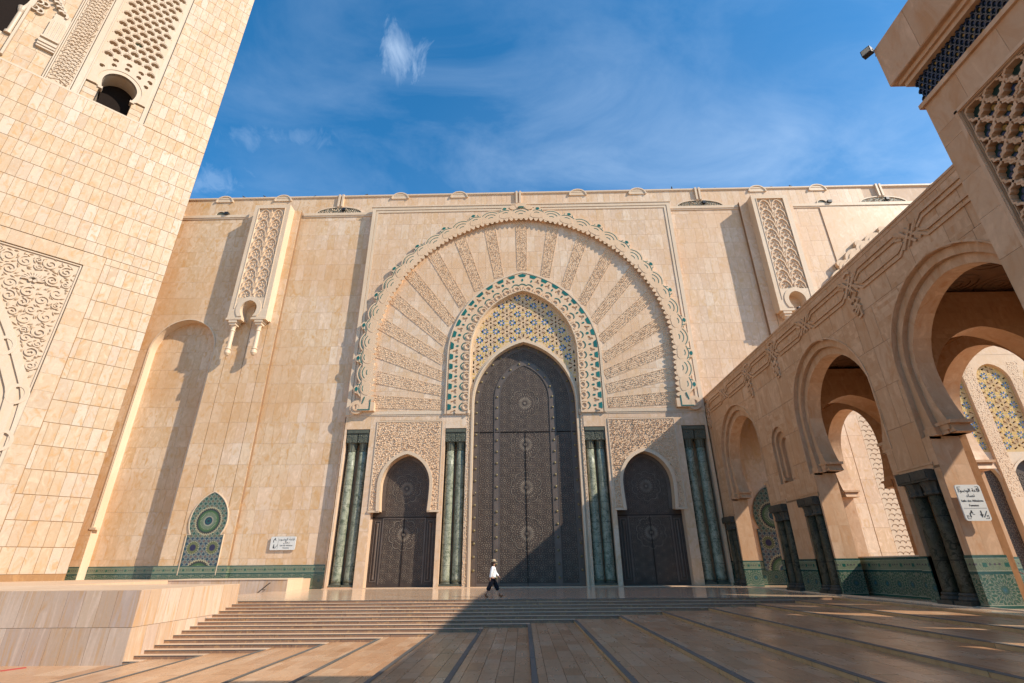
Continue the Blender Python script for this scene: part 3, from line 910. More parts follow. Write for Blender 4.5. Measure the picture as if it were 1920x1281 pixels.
# --- lesenes behind the pilasters: four upright strips with grooves between
for sg, cx in ((-1, -26.2), (1, 25.78)):
    cuts = [-2.78, -1.52, 0.24, 1.84, 2.78]
    if sg > 0: cuts = [-c for c in cuts[::-1]]
    lb = MB(); lb.box(cx - 2.76, cx + 2.76, 0.19, YW + 0.05, 0, 36.3, skip=('b',)); lb.build('lesene', 'mortar', mosque)
    for a, b in zip(cuts, cuts[1:]):
        z = 0.35 - RH
        while z < 36.3:
            za, zb = max(0.0, z), min(z + RH, 36.3)
            if zb - za > 0.1:
                m_ = (a + b) / 2 if b - a > 1.3 else None
                for p, q in (((a, m_), (m_, b)) if m_ else ((a, b),)):
                    lo = 0.022 if p == a else 0.0; hi = 0.022 if q == b else 0.0
                    fs.cell(cx + p + lo, cx + q - hi, za, zb, 0.15, gap=0.010, thick=0.05)
            z += RH

# --- cornice, parapet, ribs, lunettes, half-round waterspout hoods
for a, b in ((-62, -28.6), (-23.2, -15.65), (15.65, 23.0), (28.55, 90)):
    co = MB(); co.box(a, b, YW - 0.14, YW + 0.3, 35.78, 36.10); co.box(a, b, YW - 0.08, YW + 0.3, 35.62, 35.78); co.build('cornice', 'pale_stone', mosque)
pb = MB(); pb.box(-62, 90, 0.60, 1.9, 36.0, 38.35); pb.build('parapet', 'pale_joint', mosque)
x = -38.0
while x < 36:
    w = rnd.uniform(0.5, 0.8); fs.cell(x, x + w, 36.1, 38.3, 0.57, gap=0.01); x += w
cq = MB(); cq.box(-62, 90, 0.44, 2.0, 38.33, 38.50); cq.box(-62, 90, 0.50, 2.0, 38.24, 38.33); cq.build('coping', 'pale_stone', mosque)
for i in range(-10, 14):
    cx = i * 6.42 - 0.2
    if i % 3 == 0:
        rb = MB()
        for d in (-0.19, 0.19): rb.box(cx + d - 0.10, cx + d + 0.10, 0.34, 2.0, 36.95, 38.56)
        rb.build('rib', 'pale_stone', mosque)
        if abs(cx) < 15: continue
        ln = MB(); pts = [(cx - 2.45, 36.11)] + [(cx + 2.45 * math.cos(t), 36.11 + 0.82 * math.sin(t)) for t in [PI - PI * q / 20 for q in range(1, 20)]] + [(cx + 2.45, 36.11)]
        ln.plate(pts[::-1], y0=0.50, y1=0.58); lo = ln.build('lunette', 'capital_stone', mosque)
        lf = MB(); relief(lf, lambda x, z: ((x - cx) / 2.3) ** 2 + ((z - 36.11) / 0.72) ** 2 < 1, cx - 2.4, cx + 2.4, 36.15, 37.0, 0.16, 0.50, 0.05, seed=i); lf.build('lunette_carving', 'pale_stone', lo, kind='stuff')
        lm = MB(); lm.ribbon(pts, 0.12, 0.44, 0.57); lm.build('lunette_rim', 'pale_stone', lo)
        fl = MB(); fl.box(cx + 0.30, cx + 0.62, 0.30, 0.62, 36.42, 36.72); fl.box(cx + 0.42, cx + 0.50, 0.42, 0.50, 36.1, 36.42); fl.build('lamp', 'black_paint', mosque)
    else:
        hd = MB(); R_ = 0.90
        prof = [(cx + R_ * math.cos(t), 37.93 + R_ * 0.84 * math.sin(t)) for t in [PI * q / 14 for q in range(15)]]
        hd.plate(prof, y0=0.47, y1=3.2); inn = [(cx + 0.86 * math.cos(t), 38.02 + 0.76 * math.sin(t)) for t in [PI * q / 14 for q in range(15)]]
        h_o = hd.build('spout_hood', 'pale_stone', mosque)
        rm = MB(); rm.ribbon(prof, 0.13, 0.40, 0.6); rm.build('hood_rim', 'pale_stone', h_o)
        if i in (-5, 5):
            sv = MB(); sv.plate(arc(cx, 36.1, 0.55, 0, PI, 8), y0=0.50, y1=0.58); s_ = sv.build('small_lunette', 'capital_stone', mosque)
            rr_ = MB(); rr_.ribbon(arc(cx, 36.1, 0.55, 0, PI, 8), 0.1, 0.42, 0.55); rr_.build('rim', 'pale_stone', s_)
            fl = MB(); fl.box(cx + 0.5, cx + 0.9, 0.2, 0.6, 36.12, 36.42); fl.build('lamp', 'black_paint', mosque)

# --- gate panel (projects from the wall)
INN = Arch(0.05, 4.88, 19.45, 1.67, bot=12.4)
gp = MB()
wall_slices(gp, -15.64, 15.64, 13.55, 36.28, 0.02, INN)
for sx in (-1, 1):
    gp.quad((sx * 15.64, 0.0, 0), (sx * 15.64, YW + .1, 0), (sx * 15.64, YW + .1, 36.3), (sx * 15.64, 0.0, 36.3))
gp.quad((-15.64, 0.0, 36.29), (15.64, 0.0, 36.29), (15.64, 1.0, 36.29), (-15.64, 1.0, 36.29))
gp.build('gate_panel', 'pale_joint', mosque)
fs.grid(-15.0, 15.0, 13.95, 35.7, 0.0, 0.74, RH, op=INN, z_first=13.95)
fr = MB()
for a, b, y in ((15.64, 15.30, -0.10), (15.26, 15.02, -0.06)):
    for sx in (-1, 1): fr.box(min(sx * a, sx * b), max(sx * a, sx * b), y, 0.03, 13.6, 36.3 - (15.64 - a) * 1.1)
    top = 36.3 - (15.64 - a) * 1.1
    fr.box(-b, b, y, 0.03, top - (a - b) * 1.1, top)
fr.build('gate_frame', 'pale_stone', mosque)
lip = MB(); lip.box(-15.75, 15.75, -0.16, 0.9, 36.30, 36.42); lip.build('gate_cap', 'pale_stone', mosque)

# --- impost line across the gate
for a, b in ((-15.64, -4.75), (4.75, 15.64)):
    il = MB(); il.box(a, b, -0.07, 0.06, 13.62, 13.92); il.box(a, b, -0.035, 0.06, 13.50, 13.60); il.build('impost_band', 'pale_stone', mosque)

# --- great scalloped arch ring: path, lobes, green inlay
class Path:
    def __init__(s, pts):
        s.p = pts; s.d = [0.0]
        for a, b in zip(pts, pts[1:]): s.d.append(s.d[-1] + math.hypot(b[0] - a[0], b[1] - a[1]))
        s.L = s.d[-1]
    def at(s, t, off=0.0):
        t = min(max(t, 0.0), s.L - 1e-6); lo, hi = 0, len(s.d) - 1
        while hi - lo > 1:
            m = (lo + hi) // 2
            if s.d[m] <= t: lo = m
            else: hi = m
        k = (t - s.d[lo]) / max(1e-9, s.d[hi] - s.d[lo]); a, b = s.p[lo], s.p[hi]
        dx, dz = b[0] - a[0], b[1] - a[1]; l = math.hypot(dx, dz)
        # smooth the normal a little
        j0, j1 = max(0, lo - 1), min(len(s.p) - 1, hi + 1)
        tx, tz = s.p[j1][0] - s.p[j0][0], s.p[j1][1] - s.p[j0][1]; tl = math.hypot(tx, tz)
        nx, nz = -tz / tl, tx / tl
        return (a[0] + dx * k + nx * off, a[1] + dz * k + nz * off), math.atan2(nz, nx)

def ring_half(cx, r, ex, zc, z_low, hw_low, z_join):
    """right half from apex downwards"""
    pts = []; t0 = math.acos(ex / r); t1 = math.asin((z_join - zc) / r)
    for i in range(61):
        t = t0 + (t1 - t0) * i / 60; pts.append((r * math.cos(t) - ex, zc + r * math.sin(t)))
    xj = pts[-1][0]
    for i in range(1, 13): k = i / 12; pts.append((xj + (hw_low - xj) * k, z_join + (z_low - z_join) * k))
    return pts

def big_ring(parent, cx, half, y, sides=(-1, 1), green=True, s_range=None, name='scalloped_arch'):
    P = Path(half)
    st, gr, dt = MB(), MB(), MB()
    for sx in sides:
        F = lambda p: (cx + sx * p[0], p[1])
        hi = P.L if s_range is None else s_range[1]; lo = 0.0 if s_range is None else s_range[0]
        # fluted inner edge and band
        n = int((hi - lo) / 0.0625); prev = None
        for i in range(n + 1):
            s_ = lo + (hi - lo) * i / n
            of = 0.40 * (1 - abs(math.cos(PI * s_ / 0.5)) ** 0.8)
            a = F(P.at(s_, of)[0]); b = F(P.at(s_, 0.78)[0]); c = F(P.at(s_, 1.20)[0])
            cur = [(a[0], y - 0.42, a[1]), (b[0], y + 0.02, b[1]), (c[0], y - 0.42, c[1]), (c[0], y + 0.02, c[1])]
            if prev: st.add(prev + cur, [(0, 4, 6, 2), (1, 5, 4, 0), (2, 6, 7, 3)])
            prev = cur
        k = 0
        while True:
            s_ = 1.5 * k
            if s_ > hi - 0.6: break
            if s_ >= lo:
                big = (k % 2 == 0)
                (px_, pz_), an = P.at(s_, 0.42 if big else 0.62)
                if big: plates = ((1.30, 0.36), (0.95, 0.43))
                else: plates = ((1.00, 0.385), (0.66, 0.445))
                for R_, h in plates:
                    poly = [(px_ + R_ * math.cos(an + t), pz_ + R_ * math.sin(an + t)) for t in [(-1.62 + 3.24 * q / 16) for q in range(17)]]
                    inn = 0.20
                    poly += [(px_ - inn * math.cos(an) + R_ * 0.55 * w_ * math.sin(an), pz_ - inn * math.sin(an) - R_ * 0.55 * w_ * math.cos(an)) for w_ in (-1, 1)]
                    if s_ == 0 and sx > 0: continue
                    q_ = [F(p) for p in poly]
                    st.plate(q_ if sx > 0 else q_[::-1], y0=y - h, y1=y)
                if not big:
                    (ex_, ez_), _ = P.at(s_, 1.48)
                    R_ = 0.46
                    q_ = [F(p) for p in disc(ex_, ez_, R_, R_ * 0.95, 14)]
                    st.plate(q_ if sx > 0 else q_[::-1], y0=y - 0.36, y1=y)
                if green:
                    if big: arcs = ((1.13, 0.92, 0.36), (0.78, 0.78, 0.43), (0.42, 0.6, 0.43))
                    else: arcs = ((0.83, 0.55, 0.385), (0.50, 0.55, 0.445))
                    if not (s_ == 0 and sx > 0):
                        for R_, da, h in arcs:
                            gr.ribbon([F(p) for p in arc(px_, pz_, R_, an - da, an + da, 10)], 0.062, y - h - 0.012, y - h + 0.01)
                    if big and s_ > 0:
                        for dg in (-1, 1):
                            (ax, az), _ = P.at(s_ + dg * 0.86, 1.26); (bx, bz), _ = P.at(s_ + dg * 1.06, 1.34); (cx2, cz2), _ = P.at(s_ + dg * 1.12, 1.62)
                            gr.ribbon([F((ax, az)), F((bx, bz)), F((cx2, cz2))], 0.05, y - 0.40, y - 0.33)
                    if not big:
                        (ex_, ez_), an2 = P.at(s_, 1.66)
                        q_ = [F(p) for p in disc(ex_, ez_, 0.14, 0.20, 12, an2)]
                        dt.plate(q_ if sx > 0 else q_[::-1], y0=y - 0.40, y1=y - 0.35)
            k += 1
        # knotted foot of the ring
        if s_range is None:
            (fx, fz), _ = P.at(P.L - 0.05, 1.55)
            st.plate([F(p) for p in disc(fx, fz + 0.35, 0.62, 0.62, 16)], y0=y - 0.37, y1=y)
            st.ribbon([F(p) for p in disc(fx, fz + 0.35, 0.30, 0.30, 10)], 0.12, y - 0.45, y - 0.3, closed=True)
            st.box(*sorted((cx + sx * (fx - 1.55), cx + sx * fx)), y - 0.44, y, fz - 0.02, fz + 0.75)
            if green:
                gr.ribbon([F((fx - 0.1, fz + 0.08)), F((fx - 1.15, fz + 0.08)), F((fx - 1.15, fz + 1.0))], 0.08, y - 0.47, y - 0.42)
                gr.ribbon([F((fx - 0.45, fz + 0.62)), F((fx - 0.62, fz + 1.25))], 0.08, y - 0.47, y - 0.40)
    o = st.build(name, 'carved_stone', parent)
    if green:
        gr.build('green_inlay', 'green_tile', o, kind='stuff')
        dt.build('green_oval', 'green_tile', o, kind='stuff')
    return o
half = ring_half(0, 14.1, 0.61, 19.97, 13.95, 13.15, 18.4)
ring = big_ring(mosque, 0.05, half, 0.0)
ky = MB()
ky.plate(disc(0.05, 35.95, 0.62, 0.36, 12), y0=-0.42, y1=0); ky.plate(disc(-0.75, 35.72, 0.4, 0.3, 10), y0=-0.40, y1=0); ky.plate(disc(0.85, 35.72, 0.4, 0.3, 10), y0=-0.40, y1=0)
ky.build('key_flower', 'carved_stone', ring)
kg = MB(); kg.plate(disc(0.05, 35.72, 0.34, 0.10, 10), y0=-0.47, y1=-0.40); kg.build('key_inlay', 'green_tile', ring)

# --- sunburst: carved rays between the two rings
RC = (0.05, 14.05)
OUT = Arch(0.05, 6.90, 19.1, 2.08, bot=13.9)
Pbig = Path(half)
def ring_in(x, z, off=0.0):                        # inside the great ring's inner edge?
    ax = abs(x - 0.05)
    if z < 18.4: return ax < 13.2 - off
    return math.hypot(ax + 0.61, z - 19.97) < 14.1 - off
for k in range(-9, 10):
    an = PI / 2 - math.radians(9.62) * k
    dx, dz = math.cos(an), math.sin(an)
    t = 5.0
    while OUT.hw(RC[1] + dz * t) > abs(dx * t) - 0.0 and t < 20: t += 0.02
    t0 = t + 0.42
    t = t0
    while ring_in(RC[0] + dx * t, RC[1] + dz * t) and t < 30: t += 0.02
    t1 = t + 0.2
    w0, w1 = 0.46, 0.60
    L = t1 - t0
    def W(a, b): return (RC[0] + dx * (t0 + a) - dz * b, RC[1] + dz * (t0 + a) + dx * b)
    ry = MB()
    q_ = [W(0, -w0), W(L, -w1), W(L, w1), W(0, w0)]
    ry.plate(q_, y0=-0.012, y1=0.0)
    rl = random.Random(k + 50); c_ = 0.15
    for i in range(int(L / c_)):
        ww = w0 + (w1 - w0) * (i * c_ / L) - 0.07
        m = max(2, int(2 * ww / c_))
        for j in range(m + 1):
            b = -ww + 2 * ww * j / m
            x, z = W((i + 0.5 + 0.5 * (j % 2)) * c_ + (rl.random() - .5) * .05, b + (rl.random() - .5) * .05)
            leaf(ry, x, z, c_ * (0.9 + .4 * rl.random()), c_ * (.40 + .25 * rl.random()), rl.random() * 2 * PI, -0.012, 0.035 + 0.05 * rl.random())
    ry.ribbon([q_[0], q_[1]], 0.05, -0.03, 0.0); ry.ribbon([q_[3], q_[2]], 0.05, -0.03, 0.0); ry.ribbon([q_[0], q_[3]], 0.05, -0.03, 0.0)
    ry.build('carved_ray', 'carved_stone', mosque)

# --- inner ring: pierced band with green tiles
ir = MB(); ig = MB(); it = MB()
ci = INN.side(24, 13.6); cvi = [(x, z) for x, z in ci]
Pi_ = Path(cvi[::-1])                              # apex downwards
Wd = 2.0
def irp(sx, s_, off):
    (x, z), an = Pi_.at(s_, -off if False else off); return (0.05 + sx * x, z)
U = 0.955
nU = int(Pi_.L / U)
bandc = MB()
for sx in (-1, 1):
    for k in range(0, nU + 1):
        a0 = max(0.0, (k - 0.5) * U); a1 = min(Pi_.L, (k + 0.5) * U)
        def Q(s_, off):
            # keep both half bands meeting on the centre line
            p, an = Pi_.at(s_, off); return (0.05 + sx * max(0.0, p[0]), p[1])
        seg = 5
        loop = [Q(a0 + (a1 - a0) * i / seg, 0.03) for i in range(seg + 1)] + [Q(a1 - (a1 - a0) * i / seg, 1.93) for i in range(seg + 1)]
        hole = []
        sm = k * U + U * 0.5
        if sm < Pi_.L - 0.3:
            pass
        c_ = k * U
        # pierced trefoil between tiles
        ho = []
        if k > 0:
            for t in range(18):
                th = 2 * PI * t / 18; rr_ = 0.15 * (1 + 0.42 * math.cos(3 * th))
                ho.append(Q(c_ + rr_ * math.sin(th) * 1.15, 1.36 + rr_ * math.cos(th) * 1.45))
        if sx < 0: loop = loop[::-1]; ho = ho[::-1]
        area = sum(loop[i][0] * loop[(i + 1) % len(loop)][1] - loop[(i + 1) % len(loop)][0] * loop[i][1] for i in range(len(loop)))
        if area < 0: loop = loop[::-1]
        ir.plate(loop, [ho] if ho else [], y0=-0.16, y1=-0.04)
        # tiles: trapezium at the outer edge, oval, arcs, roundel at the inner edge
        h_ = c_ + U * 0.5
        if h_ < Pi_.L - 0.25:
            tp_ = [Q(h_ - 0.30, 1.88), Q(h_, 1.90), Q(h_ + 0.30, 1.88), Q(h_ + 0.20, 1.58), Q(h_ - 0.20, 1.58)]
            ig.plate(tp_ if sx < 0 else tp_[::-1], y0=-0.185, y1=-0.15)
            ov = [Q(h_ + 0.085 * math.cos(t), 1.25 + 0.14 * math.sin(t)) for t in [2 * PI * i / 10 for i in range(10)]]
            ig.plate(ov, y0=-0.185, y1=-0.15)
            ig.ribbon([Q(h_ + 0.36 * math.cos(t), 0.42 + 0.42 * math.sin(t)) for t in [PI * (0.18 + 0.64 * i / 8) for i in range(9)]], 0.085, -0.19, -0.15)
            ir.ribbon([Q(h_ + 0.26 * math.cos(t), 0.30 + 0.24 * math.sin(t)) for t in [2 * PI * i / 12 for i in range(12)]], 0.09, -0.25, -0.1, closed=True)
            ir.ribbon([Q(h_ - 0.42, 0.08), Q(h_ - 0.42, 0.55)], 0.12, -0.23, -0.1)
wl = Pi_.at(0.0, 1.93)[0]; wm_ = Pi_.at(0.0, 0.03)[0]
ir.plate([(0.05 - wl[0], wl[1]), (0.05 - wm_[0], wm_[1]), (0.05, INN.apex + .02), (0.05 + wm_[0], wm_[1]), (0.05 + wl[0], wl[1]), (0.05, OUT.apex - .02)], y0=-0.16, y1=0.0)
ig.plate([(0.05 - .42, OUT.apex - .26), (0.05 - .24, OUT.apex - .50), (0.05 + .24, OUT.apex - .50), (0.05 + .42, OUT.apex - .26), (0.05, OUT.apex - .12)], y0=-0.185, y1=-0.15)
ig.plate(disc(0.05, OUT.apex - .85, .10, .15, 10), y0=-0.185, y1=-0.15)
ig.ribbon(arc(0.05, OUT.apex - 1.72, .42, .5, PI - .5, 8), .085, -0.19, -0.15)
pr_o = ir.build('pierced_ring', 'carved_stone', mosque)
ig.build('green_tile', 'green_tile', pr_o, kind='stuff')
bk = MB(); arch_band(bk, INN.curve(24, 13.6), OUT.curve(24, 13.6), -0.05); bk.build('ring_back', 'carved_stone', pr_o)
mo = MB()
o1, o2, o3 = OUT.curve(24, 13.6), OUT.grow(0.10).curve(24, 13.6), OUT.grow(0.24).curve(24, 13.6)
arch_band(mo, o1, o2, -0.20, 0.0, 0.0); arch_band(mo, o2, o3, -0.08, -0.2, 0.0)
i1, i2 = INN.curve(24, 13.6), INN.grow(0.10).curve(24, 13.6)
arch_band(mo, i1, i2, -0.24, 0.42, -0.1)
mo.build('ring_moulding', 'pale_stone', mosque)

# --- tympanum of star tracery over the gate
DOOR = Arch(0.05, 4.50, 14.7, 1.45, bot=-1)
YT = 0.30
def star_field(parent, outer, inside, cx, cz, a, y, name='star_tracery', rim=0.07, k=1.0, pk=1.0, base='tracery_stone'):
    """hexagonal lattice of pierced stars and petal rosettes, outlined by `outer`"""
    hx = a * math.sqrt(3) / 2
    holes, bl, gn, yl, ln = [], MB(), MB(), MB(), MB()
    xs = [p[0] for p in outer]; zs = [p[1] for p in outer]
    ni = int((max(xs) - min(xs)) / hx) + 3; nj = int((max(zs) - min(zs)) / a) + 3
    for i in range(-ni, ni + 1):
        for j in range(-nj, nj + 1):
            sx_, sz_ = cx + i * hx, cz + j * a + (a / 2 if i % 2 else 0)
            if min(xs) - a < sx_ < max(xs) + a and min(zs) - a < sz_ < max(zs) + a:
                h = disc(sx_, sz_, 0.105 * k, n=8)
                if all(inside(*p) for p in h): holes.append(h)
                for q in range(6):
                    an = PI / 2 + q * PI / 3; ca, sa = math.cos(an), math.sin(an)
                    sl_ = [(sx_ + u * ca - v * sa, sz_ + u * sa + v * ca) for u, v in ((0.27 * k, -.03 * k), (0.34 * k, -.062 * k), (0.56 * k, -.062 * k), (0.60 * k, 0), (0.56 * k, .062 * k), (0.34 * k, .062 * k), (0.27 * k, .03 * k))]
                    if all(inside(*p) for p in sl_): holes.append(sl_)
                    # narrow outlined petals between the slots and yellow tips
                    for d in (-0.26, 0.26):
                        c2, s2 = math.cos(an + d), math.sin(an + d)
                        pl = [(sx_ + u * c2 - v * s2, sz_ + u * s2 + v * c2) for u, v in ((0.2 * k, 0), (0.42 * k, .05 * k), (0.66 * k, 0), (0.42 * k, -.05 * k))]
                        if all(inside(*p) for p in pl): ln.ribbon(pl, 0.022 * k, y - 0.016, y, closed=True)
                    for d in (-0.52, 0.0, 0.52):
                        c2, s2 = math.cos(an + d), math.sin(an + d)
                        r0 = 0.66 * k if d else 0.64 * k
                        tr = [(sx_ + u * c2 - v * s2, sz_ + u * s2 + v * c2) for u, v in ((r0, -.085 * k), (r0 + .20 * k, 0), (r0, .085 * k))]
                        if all(inside(*p) for p in tr): yl.plate(tr, y0=y - 0.012, y1=y)
            for rx, rz in ((sx_ + hx * 2 / 3, sz_), (sx_ + hx / 3, sz_ + a / 2)):
                if not (min(xs) - a < rx < max(xs) + a and min(zs) - a < rz < max(zs) + a): continue
                for q in range(8):
                    an = q * PI / 4 + PI / 8; ca, sa = math.cos(an), math.sin(an)
                    pl = [(rx + u * ca - v * sa, rz + u * sa + v * ca) for u, v in ((.13 * k, -.035 * pk), (.19 * k, -.062 * pk), (.29 * k, -.062 * pk), (.34 * k, 0), (.29 * k, .062 * pk), (.19 * k, .062 * pk), (.13 * k, .035 * pk))]
                    if all(inside(*p) for p in pl): (bl if q % 2 else gn).plate(pl, y0=y - 0.018, y1=y)
                    tr = [(rx + u * ca - v * sa, rz + u * sa + v * ca) for u, v in ((.37 * k, -.075 * k), (.54 * k, 0), (.37 * k, .075 * k))]
                    if all(inside(*p) for p in tr): yl.plate(tr, y0=y - 0.012, y1=y)
    mb = MB(); mb.plate(outer, holes, y0=y, y1=y + 0.16)
    o = mb.build(name, base, parent)
    bkp = MB(); bkp.plate(outer, y0=y + 0.15, y1=y + 0.2); bkp.build('tracery_back', 'void', o)
    for m_, nm_, mt in ((bl, 'blue_petal', 'blue_tile'), (gn, 'green_petal', 'green_tile'), (yl, 'yellow_piece', 'yellow_tile'), (ln, 'outline', 'carved_stone')):
        if m_.f: m_.build(nm_, mt, o, kind='stuff')
    return o
co_ = INN.curve(24, 13.5); ci_ = DOOR.grow(0.30).curve(20, 13.5)
outer = co_ + ci_[::-1]                               # up the outside, back down the inside
if sum(outer[i][0] * outer[(i + 1) % len(outer)][1] - outer[(i + 1) % len(outer)][0] * outer[i][1] for i in range(len(outer))) < 0: outer = outer[::-1]
din = DOOR.grow(0.36)
def tymp_in(x, z):
    if z < 13.7: return False
    if abs(x - 0.05) > INN.hw(z) - 0.14: return False
    return abs(x - 0.05) > din.hw(z) + 0.0 if z < din.apex else True
star_field(mosque, outer, tymp_in, 0.05, 24.35 - 1.78, 1.78, YT, pk=0.85)

# --- gate: jamb mouldings, bronze leaves
dj = MB()
d0, d1, d2 = DOOR.curve(20, 0.0), DOOR.grow(0.16).curve(20, 0.0), DOOR.grow(0.32).curve(20, 0.0)
arch_band(dj, d0, d1, 0.10, 0.82, 0.3); arch_band(dj, d1, d2, 0.22, 0.1, YT)
dj.build('gate_jamb', 'pale_stone', mosque)
for sx in (-1, 1):
    rv = MB(); rv.box(min(sx * 4.84, sx * 5.06) + .03, max(sx * 4.84, sx * 5.06) + .03, 0.05, 0.5, 0, 13.55); rv.build('jamb_pier', 'pale_stone', mosque)
jc = MB()
for sx in (-1, 1):
    relief(jc, lambda x, z: True, min(sx * 4.86, sx * 5.0) + .03, max(sx * 4.86, sx * 5.0) + .03, 0.2, 13.4, 0.12, 0.05, 0.05, seed=5)
jc.build('jamb_carving', 'carved_stone', mosque, kind='stuff')

def star_door(parent, shape, y, a, mask, rosettes, R_, seed=1, name='star_relief'):
    """small petals of a star pattern and the big rosettes on a bronze leaf"""
    pt = MB(); hx = a * math.sqrt(3) / 2
    def petal(cx, cz, an, r0, r1, w, mb=pt, h=0.02):
        ca, sa = math.cos(an), math.sin(an); m_ = (r0 + r1) / 2
        f = lambda u, v, d: (cx + u * ca - v * sa, y - d, cz + u * sa + v * ca)
        mb.add([f(r0, 0, 0), f(m_, -w, 0), f(r1, 0, 0), f(m_, w, 0), f(m_, 0, h)], [(0, 1, 4), (1, 2, 4), (2, 3, 4), (3, 0, 4)])
    zs = [p[1] for p in shape]; xs = [p[0] for p in shape]
    for i in range(-12, 13):
        for j in range(-14, 34):
            cx, cz = (min(xs) + max(xs)) / 2 + (i + 0.5) * hx, min(zs) + j * a + (a / 2 if i % 2 else 0)
            if not (min(xs) < cx < max(xs) and min(zs) < cz < max(zs)): continue
            for (r0, r1, w, n, ph) in ((0.05 * a, 0.17 * a, 0.032 * a, 10, 0), (0.23 * a, 0.36 * a, 0.045 * a, 10, 0.314), (0.40 * a, 0.52 * a, 0.038 * a, 10, 0)):
                for q in range(n):
                    an = 2 * PI * q / n + ph; mx, mz = cx + (r0 + r1) / 2 * math.cos(an), cz + (r0 + r1) / 2 * math.sin(an)
                    if not mask(mx, mz): continue
                    if any(math.hypot(mx - rx, mz - rz) < R_ * 0.62 or abs(math.hypot(mx - rx, mz - rz) - R_ * 0.98) < 0.05 for rx, rz in rosettes): continue
                    petal(cx, cz, an, r0, r1, w)
    for rx, rz in rosettes:
        for q in range(24):
            an = 2 * PI * q / 24
            petal(rx, rz, an, 0.17 * R_, 0.58 * R_, 0.045 * R_, h=0.018)
            petal(rx, rz, an + PI / 24, 0.58 * R_, 0.74 * R_, 0.03 * R_)
        pt.add([(rx + 0.09 * R_ * math.cos(t), y - 0.03, rz + 0.09 * R_ * math.sin(t)) for t in [2 * PI * i / 12 for i in range(12)]], [tuple(range(12))])
        for q in range(10):                           # scalloped border
            an = 2 * PI * (q + 0.5) / 10; cx, cz = rx + 0.78 * R_ * math.cos(an), rz + 0.78 * R_ * math.sin(an)
            pt.ribbon(arc(cx, cz, 0.29 * R_, an - 1.15, an + 1.15, 6), 0.045, y - 0.02, y)
    return pt.build(name, 'bronze_petal', parent, kind='stuff')

YD = 0.80
gd = MB(); gd.plate(DOOR.curve(20, 0.05), y0=YD, y1=YD + 0.3)
gate = gd.build('gate_door', 'bronze', mosque, label='towering dark bronze door with star rosettes and brass studs')
inner_strip = Arch(0.05, 2.72, 15.2, 1.2, bot=-1); inner_s2 = Arch(0.05, 2.24, 15.2, 1.2, bot=-1)
outer_s2 = DOOR.grow(-0.45)
gs = MB()
arch_band(gs, inner_s2.curve(16, 0.05), inner_strip.curve(16, 0.05), YD - 0.03, YD, YD)
arch_band(gs, outer_s2.curve(20, 0.05), DOOR.grow(-0.02).curve(20, 0.05), YD - 0.03, YD, YD)
for A_, w in ((inner_s2, 0.06), (inner_strip, 0.06), (outer_s2, 0.05)): arch_band(gs, A_.grow(-w).curve(18, 0.05), A_.curve(18, 0.05), YD - 0.05, YD, YD)
gs.box(-4.3, 4.4, YD - 0.02, YD, 0.05, 0.25)
gs.build('strap', 'bronze_strap', gate)
ros = [(0.05, 14.75), (0.05, 11.05), (0.05, 7.45), (0.05, 3.85)]
def gmask(x, z):
    a = abs(x - 0.05); o = outer_s2.hw(z) - 0.08
    if a > o or z < 0.35 or z > outer_s2.apex: return False
    return not (inner_s2.hw(z) - 0.10 < a < inner_strip.hw(z) + 0.08) and a > 0.05 and abs(z - 12.15) > 0.07
star_door(gate, DOOR.curve(20, 0.05), YD, 0.84, gmask, ros, 1.22)
ds = MB(); ds.box(-4.4, 4.5, YD - 0.045, YD, 12.12, 12.18); ds.box(0.03, 0.07, YD - 0.045, YD, 0.05, 12.15); ds.build('joint', 'void', gate)
sd = MB(); sd.lathe([(0.105, 0.0), (0.105, 0.025), (0.085, 0.055), (0.045, 0.075), (0.0, 0.08)], n=10); sd_me = sd.mesh('stud_mesh', 'brass', smooth=True)
def studs(A_, w, step):
    P_ = Path(A_.grow(-w).side(20, 0.5)[::-1]); s_ = step * 0.5
    while s_ < P_.L:
        p, _ = P_.at(s_)
        for sx in (-1, 1):
            o = link('stud', sd_me, gate); o.location = (0.05 + sx * p[0], YD - 0.03, p[1]); o.rotation_euler = (PI / 2, 0, 0)
        s_ += step
studs(DOOR, 0.22, 0.98); studs(inner_strip, 0.24, 0.98)
for z in (6.9, 3.3):
    for sx in (-1, 1):
        hg = MB(); hg.box(0.05 + sx * 4.38 - 0.13, 0.05 + sx * 4.38 + 0.13, YD - 0.12, YD, z, z + 0.42); hg.build('hinge', 'bronze_strap', gate)
th = MB(); th.box(-15.6, 15.6, -0.35, 1.2, 0.0, 0.035); th.build('threshold', 'tread_stone', mosque)

